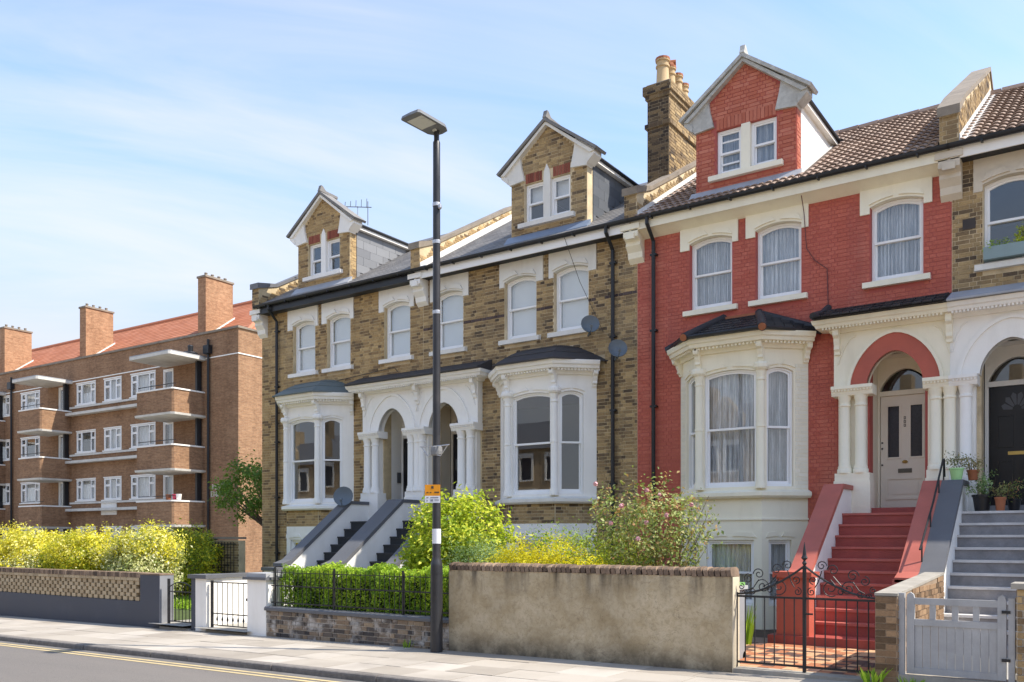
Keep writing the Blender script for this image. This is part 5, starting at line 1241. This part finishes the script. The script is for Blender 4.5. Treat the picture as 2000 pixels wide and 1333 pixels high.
    for r, (n, x0) in enumerate(((4, -1.85), (5, -1.95))):
        for i in range(n):
            x = x0+i*.2; z = 4.02-r*.34
            b = MB(); b.box(x, x+.04, -.03, .0, z, z+.26)
            if (i+r) % 2: b.box(x+.04, x+.13, -.03, .0, z+.22, z+.26); b.box(x+.04, x+.13, -.03, .0, z, z+.04)
            if (i+r) % 3 != 1: b.box(x+.1, x+.14, -.029, .0, z+.04, z+.22)
            else: b.box(x+.04, x+.12, -.03, .0, z+.11, z+.15)
            b.build('letter', LM, rt)
    # flower pots on the lowest balcony
    for k, (x, m_) in enumerate(((-3.4, TERRA), (-2.9, mat('pink_pot', (.6, .06, .12), .5, .1)), (-2.62, WHITE))):
        MB().lathe(x, -1.3, [(.1, 3.51), (.14, 3.78), (.12, 3.78)], 10).build('balcony_pot', m_, rt)
flats()

# ------------------------------------------------------------ planting
def leaf_mesh(name, C, Nn, size, m, aspect=.5, rnd=None, curl=.25):
    """one folded leaf per centre, facing roughly along its normal"""
    n = len(C); C = np.asarray(C, dtype=np.float64); Nn = np.asarray(Nn, dtype=np.float64)
    Nn /= np.linalg.norm(Nn, axis=1, keepdims=True)+1e-9
    t = rng.normal(size=(n, 3)); t -= Nn*(t*Nn).sum(1, keepdims=True); t /= np.linalg.norm(t, axis=1, keepdims=True)+1e-9
    w = np.cross(Nn, t); s = (size*rng.uniform(.6, 1.3, n))[:, None]
    V = np.empty((n, 4, 3)); V[:, 0] = C-t*s*.5; V[:, 2] = C+t*s*.5-Nn*s*curl*.5
    V[:, 1] = C+w*s*aspect*.5+Nn*s*curl*.3; V[:, 3] = C-w*s*aspect*.5+Nn*s*curl*.3
    me = bpy.data.meshes.new(name); me.vertices.add(4*n); me.vertices.foreach_set('co', V.reshape(-1))
    me.loops.add(6*n); me.polygons.add(2*n)
    idx = np.arange(n)[:, None]*4 + np.array([0, 1, 2, 0, 2, 3]); me.loops.foreach_set('vertex_index', idx.reshape(-1).astype(np.int32))
    me.polygons.foreach_set('loop_start', np.arange(0, 6*n, 3, dtype=np.int32)); me.polygons.foreach_set('loop_total', np.full(2*n, 3, dtype=np.int32))
    me.update(calc_edges=True); me.materials.append(m)
    r = rng.uniform(0, .999, n) if rnd is None else np.clip(rnd, 0, .999)
    me.attributes.new('rnd', 'FLOAT', 'FACE').data.foreach_set('value', np.repeat(r, 2).astype(np.float32))
    return me
def leaves(name, parent, *a, **k):
    o = bpy.data.objects.new(name, leaf_mesh(name, *a, **k)); COL.objects.link(o); o.parent = parent; return o
def clumps(centre, rad, n_cl, per, spread, fill=.55, up=.4):
    """leaf centres gathered in clumps over a lumpy ellipsoid"""
    c = np.asarray(centre); r = np.asarray(rad); u = rng.normal(size=(n_cl, 3)); u /= np.linalg.norm(u, axis=1, keepdims=True)
    rr = rng.uniform(fill, 1.05, (n_cl, 1))**.7; cc = u*rr*r
    p = np.repeat(cc, per, 0)+rng.normal(size=(n_cl*per, 3))*spread
    nr = np.repeat(u, per, 0)*.8+rng.normal(size=(n_cl*per, 3))*.6+np.array([0, 0, up]); tone = np.repeat(rng.uniform(0, 1, n_cl), per)*.6+rng.uniform(0, .4, n_cl*per)
    return p+c, nr, tone
def branches(parent, base, tips, r0, m=None, name='branch', n=7):
    for tp_ in tips:
        b0, t0 = Vector(base)+Vector((random.uniform(-.06, .06), random.uniform(-.06, .06), 0)), Vector(tp_); md = b0.lerp(t0, .5)+Vector((random.uniform(-.12, .12), random.uniform(-.12, .12), random.uniform(0, .15)))
        pts = [b0*(1-t)**2+md*2*t*(1-t)+t0*t*t for t in [i/n for i in range(n+1)]]
        MB().tube([tuple(p) for p in pts], [r0*(1-.8*i/n) for i in range(n+1)], 6).build(name, m or BARK, parent, smooth=True)
PRIVET = leaf_mat('privet_leaf', [(0, (.08, .17, .01)), (.35, (.2, .36, .018)), (.7, (.38, .56, .03)), (1, (.62, .74, .07))])
GOLD = leaf_mat('golden_leaf', [(0, (.34, .36, .02)), (.2, (.66, .6, .03)), (.5, (.88, .76, .04)), (.8, (.93, .82, .1)), (1, (.95, .9, .4))], .4)
GOLDGREEN = leaf_mat('green_gold_leaf', [(0, (.1, .19, .015)), (.3, (.34, .4, .02)), (.6, (.75, .66, .03)), (1, (.9, .76, .05))], .4)
CREAMLEAF = leaf_mat('variegated_leaf', [(0, (.2, .28, .06)), (.35, (.6, .6, .25)), (1, (.9, .86, .55))], .35)
LIME = leaf_mat('lime_leaf', [(0, (.14, .26, .015)), (.3, (.4, .5, .02)), (.65, (.68, .72, .04)), (1, (.85, .85, .12))], .45)
GREYGREEN = leaf_mat('grey_green_leaf', [(0, (.09, .17, .06)), (.6, (.2, .32, .12)), (1, (.36, .48, .22))], .3)
YELLOW = leaf_mat('yellow_leaf', [(0, (.4, .38, .01)), (.4, (.78, .68, .01)), (1, (.95, .84, .02))], .4)
ROSE = leaf_mat('rose_leaf', [(0, (.08, .14, .03)), (.4, (.2, .28, .06)), (.72, (.48, .5, .2)), (.86, (.4, .2, .08)), (1, (.5, .22, .12))], .3)
TREE = leaf_mat('dark_tree_leaf', [(0, (.04, .11, .012)), (.5, (.1, .22, .025)), (1, (.22, .38, .05))])
GRASSM = leaf_mat('grass_blade', [(0, (.16, .3, .02)), (.5, (.3, .52, .03)), (1, (.5, .7, .07))])
DRY = leaf_mat('dry_leaf', [(0, (.12, .15, .04)), (.5, (.22, .25, .09)), (1, (.36, .26, .13))], .25)

def hedge(name, label, x0, x1, y0, y1, z0, z1, n, size, m, m2=None):
    h = empty(name, ((x0+x1)/2, (y0+y1)/2, z0), label, 'hedge'); L_, D, Hh = (x1-x0)/2, (y1-y0)/2, z1-z0
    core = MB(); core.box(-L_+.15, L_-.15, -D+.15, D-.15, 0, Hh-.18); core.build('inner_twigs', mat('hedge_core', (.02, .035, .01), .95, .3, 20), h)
    k = n; face = rng.choice(4, k, p=[.5, .34, .08, .08]); u = rng.uniform(-1, 1, k); v = rng.uniform(0, 1, k); P = np.zeros((k, 3)); Nn = np.zeros((k, 3)); dep = np.abs(rng.normal(0, .075, k))
    lump = lambda a, b_: .05*np.sin(a*5.1+b_*3)+.04*np.sin(a*11.3-b_*7)+.03*np.sin(a*23+b_*11)
    f = face == 0; P[f] = np.c_[u[f]*L_, -D+dep[f]+lump(u[f]*L_, v[f]), v[f]*Hh]; Nn[f] = (0, -1, .35)
    f = face == 1; P[f] = np.c_[u[f]*L_, (v[f]*2-1)*D, Hh-dep[f]+lump(u[f]*L_, v[f])]; Nn[f] = (0, -.2, 1)
    f = face == 2; P[f] = np.c_[L_-dep[f], (u[f])*D, v[f]*Hh]; Nn[f] = (1, 0, .3)
    f = face == 3; P[f] = np.c_[-L_+dep[f], (u[f])*D, v[f]*Hh]; Nn[f] = (-1, 0, .3)
    Nn = Nn+rng.normal(size=(k, 3))*.65
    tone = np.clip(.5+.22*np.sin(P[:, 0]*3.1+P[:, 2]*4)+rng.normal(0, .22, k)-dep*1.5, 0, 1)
    leaves('foliage', h, P, Nn, size, m, .55, tone); return h
hedge('privet_hedge', 'clipped green privet hedge behind the black railings', -12.5, -8.3, 10.62, 11.5, -.05, 1.14, 34000, .05, PRIVET)
def shrub(name, label, at, rad, n_cl, per, spread, size, m, tips=6, r0=.03, fill=.5, aspect=.5, cat='shrub', extra=None, base_r=.3):
    s = empty(name, (at[0], at[1], -.06), label, cat); c = (0, 0, at[2]+.06)
    P, Nn, tn = clumps(c, rad, n_cl, per, spread, fill); k = P[:, 2] > .02; leaves('foliage', s, P[k], Nn[k], size, m, aspect, tn[k])
    for (q, r_, nc, pr, sp_, sz, mm) in extra or ():
        P, Nn, tn = clumps(q, r_, nc, pr, sp_, fill); k = P[:, 2] > .02; leaves('foliage', s, P[k], Nn[k], sz, mm, aspect, tn[k])
    tp_ = [(c[0]+random.uniform(-.7, .7)*rad[0], c[1]+random.uniform(-.7, .7)*rad[1], c[2]+random.uniform(-.1, .7)*rad[2]) for _ in range(tips)]
    branches(s, (0, 0, 0), tp_, r0); return s
shrub('golden_shrub', 'long golden variegated shrub above the dark blue wall, left part', (-23.6, 11.7, .98), (1.7, .8, .82), 420, 46, .11, .088, GOLD, 10, extra=[((.8, -.45, .85), (.9, .5, .5), 110, 40, .1, .06, CREAMLEAF), ((-.4, -.1, .7), (1.6, .75, .55), 130, 40, .1, .065, GOLDGREEN), ((-.7, 0, 1.85), (.8, .3, .28), 22, 26, .06, .055, GOLD)])
shrub('golden_shrub', 'golden green shrub in the middle of the row above the dark blue wall', (-20.7, 11.7, .93), (1.75, .8, .8), 330, 46, .11, .088, GOLDGREEN, 10, extra=[((.2, -.2, 1.35), (1.6, .65, .5), 240, 40, .1, .065, GOLD), ((.2, .0, 1.8), (.9, .3, .25), 16, 26, .06, .055, GOLD)])
shrub('variegated_shrub', 'cream variegated shrub at the right end of the dark blue wall', (-18.55, 11.7, .95), (.85, .75, .85), 260, 46, .1, .08, CREAMLEAF, 8, extra=[((.1, .1, 1.5), (.85, .65, .5), 130, 40, .1, .065, GOLD), ((.75, -.4, .45), (.5, .4, .55), 80, 40, .1, .055, CREAMLEAF)])
shrub('golden_shrub', 'round green and gold shrub seen over the arched bar gate', (-22.3, 15.4, 1.0), (1.15, .9, 1.0), 280, 46, .1, .08, GOLDGREEN, 8)
shrub('lime_tree', 'lime yellow leafy shrub behind the street lamp', (-9.95, 12.5, 1.45), (1.08, .9, 1.08), 300, 46, .1, .092, LIME, 9, .035, fill=.35)
shrub('grey_green_shrub', 'low grey green shrub behind the left end of the rendered wall', (-8.9, 11.7, .95), (.8, .6, .68), 200, 46, .09, .048, GREYGREEN, 6, aspect=.3)
shrub('yellow_shrub', 'bright yellow low shrub behind the rendered wall', (-7.3, 11.25, .9), (1.15, .5, .74), 480, 50, .08, .045, YELLOW, 8, aspect=.35)
shrub('yellow_green_shrub', 'yellow green low shrub beside the rose bush', (-6.5, 11.9, 1.0), (.8, .55, .72), 200, 46, .09, .042, LIME, 6, aspect=.35)
shrub('green_shrub', 'dark green shrub under the brown house bay window', (-8.3, 13.4, 1.15), (1.0, .6, .66), 110, 40, .12, .055, PRIVET, 6)
def rose():
    s = empty('rose_bush', (-5.95, 12.0, -.06), 'sprawling rose bush with pink blooms behind the rendered wall', 'rose bush')
    P, Nn, tn = clumps((0, 0, 1.85), (1.0, .8, .78), 210, 24, .085, .3); leaves('foliage', s, P, Nn, .06, ROSE, .6, tn*.0+np.clip(rng.uniform(0, .75, len(P))+.28*(P[:, 2] > 2.1)*rng.uniform(0, 1, len(P)), 0, .999))
    tips = [(random.uniform(-.95, .95), random.uniform(-.6, .6), random.uniform(1.5, 2.5)) for _ in range(34)]
    branches(s, (0, 0, 0), tips, .017, mat('rose_stem', (.16, .13, .06), .8, .25, 14))
    P, Nn, tn = clumps((0.05, 0, 1.15), (.5, .4, .5), 60, 14, .1, .3); leaves('dry_foliage', s, P, Nn, .05, DRY, .6)
    PK = mat('pink_petal', (.85, .5, .52), .6, .15, 20)
    for x, y, z in ((.30, -.55, 1.95), (.48, -.5, 2.35), (.9, -.35, 2.2), (-.25, -.6, 1.95), (.28, -.5, 2.42), (-.62, -.4, 2.55), (-.1, -.55, 2.2), (.2, -.62, 1.72), (.62, -.55, 2.05)):
        r = random.uniform(.026, .042); n = 40; u = rng.normal(size=(n, 3)); u /= np.linalg.norm(u, axis=1, keepdims=True)
        o = bpy.data.objects.new('rose_bloom', leaf_mesh('rose_bloom', u*r*.7, u, r*1.3, PK, .9)); COL.objects.link(o); o.parent = s; o.location = (x, y, z)
rose()
def tree():
    s = empty('tree', (-23.5, 19.5, -.1), 'dark green tree between the flats and the first brown house', 'tree')
    MB().tube([(0, 0, 0), (.05, 0, 1.5), (-.05, .05, 3.0), (.1, 0, 4.0)], [.16, .13, .1, .06], 8).build('trunk', BARK, s, smooth=True)
    tips = [(random.uniform(-2.5, 1.0), random.uniform(-.9, .9), random.uniform(2.7, 4.2)) for _ in range(14)]; branches(s, (0, 0, 2.0), tips, .045)
    P, Nn, tn = clumps((-.75, 0, 3.45), (1.95, 1.2, 1.0), 95, 46, .14, .35); leaves('crown', s, P, Nn, .12, TREE, .6, tn)
tree()
# lawn
n = 16000; x = rng.uniform(-25, -16.1, n); y = rng.uniform(12.6, 16.5, n); b = np.c_[x, y, np.full(n, .02)]
nr = rng.normal(size=(n, 3)); nr[:, 2] *= .15
o = bpy.data.objects.new('lawn_grass', leaf_mesh('lawn_grass', b, nr, .12, GRASSM, .18)); COL.objects.link(o); o['kind'] = 'stuff'
def blades(name, label, at, n, h, m, cat='plant', w=.03, lean=.25):
    s = empty(name, at, label, cat); b = MB()
    for i in range(n):
        a = random.uniform(0, 6.28); r = random.uniform(0, .1); l = h*random.uniform(.6, 1.1); k = random.uniform(.05, lean)
        x, y = r*math.cos(a), r*math.sin(a); dx, dy = math.cos(a)*k*l, math.sin(a)*k*l; q = random.uniform(0, 6.28); wx, wy = math.cos(q)*w/2, math.sin(q)*w/2
        b.raw([(x-wx, y-wy, 0), (x+wx, y+wy, 0), (x+dx*.5+wx, y+dy*.5+wy, l*.6), (x+dx*.5-wx, y+dy*.5-wy, l*.6), (x+dx, y+dy, l)], [(0, 1, 2, 3), (3, 2, 4)]); b.r += [random.random()]*2
    b.build('leaf_blades', m, s, recalc=False); return s
blades('iris_clump', 'clump of upright iris leaves by the red house basement window', (-4.75, 13.0, .04), 26, .62, GRASSM)
blades('weed', 'small green weed at the foot of the pillar beside the iron gate', (-2.3, 10.28, gz(-2.3)), 24, .2, GRASSM, w=.03, lean=.8)
blades('weed', 'small green weed at the foot of the low brick wall', (-9.2, 10.3, gz(-9.2)), 14, .14, GRASSM, w=.02, lean=.6)
blades('weed', 'small weed in front of the wooden gate step', (-1.9, 10.28, gz(-1.9)), 18, .12, GRASSM, w=.025, lean=.9)

# ------------------------------------------------------------ small things on and around the houses
def dish(at, rz, label, r=.32, tilt=20):
    d = empty('satellite_dish', at, label, 'satellite dish', rz=R(rz)); n = 20; b = MB(); P = []
    for k, q in enumerate((0, .35, .7, 1)):
        for i in range(n): t = 2*math.pi*i/n; P.append((r*q*math.cos(t), -.09*q*q, r*q*math.sin(t)*1.06))
    F = [(k*n+i, k*n+(i+1) % n, (k+1)*n+(i+1) % n, (k+1)*n+i) for k in range(3) for i in range(n)]
    m0 = len(P); P += [(x, y+.02, z) for x, y, z in P]; F += [tuple(m0+i for i in f[::-1]) for f in F] + [(3*n+i, 3*n+(i+1) % n, m0+3*n+(i+1) % n, m0+3*n+i) for i in range(n)]
    b.raw(P, F); o = b.build('reflector', DISH, d, smooth=True); o.rotation_euler = (R(-tilt), 0, 0)
    MB().tube([(0, .02, -.05), (0, .2, -.12), (0, .42, -.12)], .022, 6).build('wall_arm', DISH, d)
    MB().tube([(0, -.02, -r*.9), (0, -.3, -r*.75), (0, -.36, -.1)], .011, 5).build('feed_arm', DISH, d)
    MB().tube([(0, -.40, -.1), (0, -.30, -.06)], .035, 8).build('receiver', DISH, d); return d
dish((-9.53, 16.58, 6.28), 35, 'upper dark grey satellite dish on the brown house wall', .2)
dish((-8.86, 16.58, 5.67), 35, 'lower dark grey satellite dish beside the brown house downpipe', .2)
dish((-16.35, 15.9, 2.72), 35, 'dark satellite dish behind the coping of the leftmost steps', .25)
ta = empty('tv_aerial', (-18.85, 18.9, 10.62), 'thin television aerial behind the leftmost dormer', 'aerial')
MB().tube([(0, 0, -.6), (0, 0, 1.0)], .014, 5).build('mast', STEEL, ta)
MB().tube([(-.25, -.3, .95), (.28, .3, 1.0)], .014, 5).build('boom', DARKCOPE, ta)
for t in (-.9, -.5, -.1, .3, .7): MB().tube([(t*.26-.02, t*.3, .98), (t*.26+.04, t*.3-.05, 1.16+.1*t)], .009, 5).build('element', DARKCOPE, ta)
for x in (-.42, .42): MB().tube([(x, 0, .35), (x, 0, 1.05)], .012, 5).build('element', DARKCOPE, ta)
def pot(name, label, at, r, h, m, leafm, n_cl, rad, size, cat='plant pot'):
    p = empty(name, at, label, cat); MB().lathe(0, 0, [(r*.75, 0), (r, h*.85), (r*1.1, h*.86), (r*1.1, h), (r*.9, h), (r*.9, h*.9)], 14).build('pot', m, p, smooth=True)
    MB().lathe(0, 0, [(r*.88, h*.88), (r*.88, h*.93)], 10).build('soil', SOIL, p)
    P, Nn, tn = clumps((0, 0, h+rad[2]*.8), rad, n_cl, 14, .04, .2); leaves('foliage', p, P, Nn, size, leafm, .4, tn); branches(p, (0, 0, h*.9), [(random.uniform(-.8, .8)*rad[0], random.uniform(-.8, .8)*rad[1], h+random.uniform(.6, 1.7)*rad[2]) for _ in range(5)], .006); return p
LIMEPOT = mat('pale_green_pot', (.36, .62, .28), .4, .05, bmp=0)
pot('plant_pot', 'pale green plant pot on top of the dark parapet coping', (-2.30, 16.12, 2.63), .105, .2, LIMEPOT, DRY, 14, (.16, .14, .14), .05)
pot('plant_pot', 'terracotta plant pot behind the pale green pot on the parapet', (-2.08, 16.3, 2.63), .09, .17, TERRA, DRY, 12, (.14, .12, .12), .05)
pot('plant_pot', 'large black plant pot on the grey top step', (-1.93, 16.15, 2.11), .14, .27, BLACK, GREYGREEN, 26, (.24, .2, .22), .055)
pot('plant_pot', 'small terracotta plant pot beside the large black pot', (-1.66, 16.08, 2.11), .08, .22, TERRA, DRY, 10, (.12, .1, .12), .045)
pot('plant_pot', 'dark plant pot with dry reddish stems by the black door', (-1.5, 16.45, 2.11), .1, .2, BLACK, ROSE, 16, (.15, .14, .24), .05)
wb = empty('window_box', (-1.75, 16.92, 6.4), 'grey green window box with plants on the right house window sill', 'window box')
MB().prism_s([(-.1, 0), (-.13, .2), (.1, .2), (.08, 0)], -.24, .62).build('trough', mat('grey_green_plastic', (.25, .34, .35), .5, .06, bmp=0), wb)
for k, (x, q, n_) in enumerate(((-.14, PRIVET, 6), (.05, PRIVET, 8), (.3, LIME, 20), (.5, GREYGREEN, 14))):
    P, Nn, tn = clumps((x, 0, .25+.08*(k > 1)), (.1, .08, .08+.12*(k > 1)), n_, 14, .03, .2); leaves('foliage', wb, P, Nn, .045, q, .4, tn)
branches(wb, (.35, 0, .2), [(.25+.06*i, .02, .55+.03*(i % 3)) for i in range(6)], .006, mat('rose_stem', (.16, .13, .06)))
ab = tag(MB(Fr(-2.33, 16.985)).box(0, .2, 0, .05, 7.02, 7.2).build('air_vent', mat('dark_vent', (.06, .05, .045), .8, .2)), 'small dark air vent in the right house wall', 'vent')
bn = empty('wheelie_bin', (-4.43, 11.3, .0), 'grey bin with green lid behind the end of the rendered wall', 'bin')
MB().prism_z([(-.2, -.25), (.2, -.25), (.2, .25), (-.2, .25)], .05, .98).build('body', mat('bin_grey', (.3, .31, .32), .5, .06), bn); MB().box(-.23, .23, -.29, .29, .981, 1.03).build('lid', mat('bin_rim', (.42, .43, .43), .5, .06), bn); MB().box(-.2, .2, -.25, .26, 1.031, 1.07).build('lid_top', mat('bin_green', (.2, .42, .12), .5, .06), bn)
for x in (-.18, .18): MB().tube([(x-.02, .24, .07), (x+.02, .24, .07)], .07, 10).build('wheel', PIPE, bn)
# loose cables on the walls
def cable(pts, label, m=PIPE, r=.009):
    return tag(MB().tube(pts, r, 5).build('cable', m), label, 'cable')
cable([(-5.05, 16.6, 8.5), (-5.04, 16.92, 7.9), (-5.0, 16.96, 7.2), (-4.85, 16.97, 6.95), (-4.62, 16.97, 6.75), (-4.6, 16.97, 6.0)], 'thin dark cable looping down the red wall between the windows', mat('red_cable', (.14, .05, .05), .6, .1))
cable([(-17.9, 16.96, 5.98), (-16.8, 16.96, 6.05), (-15.6, 16.96, 6.12), (-15.45, 16.96, 5.98)], 'dark cable along the leftmost brown wall above the porch', INK)
cable([(-10.2, 16.6, 8.35), (-10.0, 16.95, 7.4), (-9.6, 16.95, 6.6), (-9.4, 16.93, 6.2)], 'thin cable running down to the upper satellite dish', INK, .006)
for xx, zz, lab in ((-16.02, 3.3, 'small grey entry phone in the leftmost porch'), (-14.0, 3.55, 'pair of dark entry phones in the second porch')):
    e = tag(MB(Fr(xx, 17.5)).box(.02, .05, 0, .14, zz-.14, zz+.14).build('entry_phone', mat('phone_grey', (.12, .12, .12), .4, .1)), lab, 'entry phone')

# ------------------------------------------------------------ houses across the road (mirrored in the bay windows)
def opposite(x0, k):
    r = empty('opposite_house', (x0, -23, 0), 'brown brick house across the road, seen mirrored in the bay windows', 'house', 'houses across the road')
    MB().box(0, 6.2, -8, 0, -.3, 8.6).build('wall', FARBRICK, r)
    MB().prism_s([(.35, 8.55), (-4, 11.2), (-8.3, 8.55)], 0, 6.2).build('roof', SLATE, r)
    MB().box(5.6, 6.3, -4.5, -3.2, 9, 12.4).build('chimney', FARBRICK, r)
    for x, w, z0, z1 in ((.6, 1.0, 6.2, 7.9), (2.2, 1.0, 6.2, 7.9), (4.5, 1.0, 6.2, 7.9), (.7, .9, 2.7, 4.9), (1.8, .9, 2.7, 4.9), (4.55, .9, 2.2, 4.6)):
        q = MB().ring([(x-.15, z0-.1), (x+w+.15, z0-.1), (x+w+.15, z1+.35), (x-.15, z1+.35)], [(x, z0), (x+w, z0), (x+w, z1), (x, z1)], .0, .12).build('window', WHITE, r)
        MB().box(x, x+w, .005, .02, z0, z1).build('pane', BLACKGLASS, q)
    MB().box(.4, 3.0, .01, .7, 4.95, 5.4).build('bay_cornice', WHITE, r); MB().box(4.1, 6.0, .01, .4, 4.7, 5.5).build('porch_head', WHITE, r)
    MB().prism([(1.0, 8.6), (3.2, 8.6), (3.2, 10), (2.1, 11.2), (1.0, 10)], -1.0, .1).build('gable', FARBRICK, r)
for k in range(18): opposite(-74+k*6.25, k)
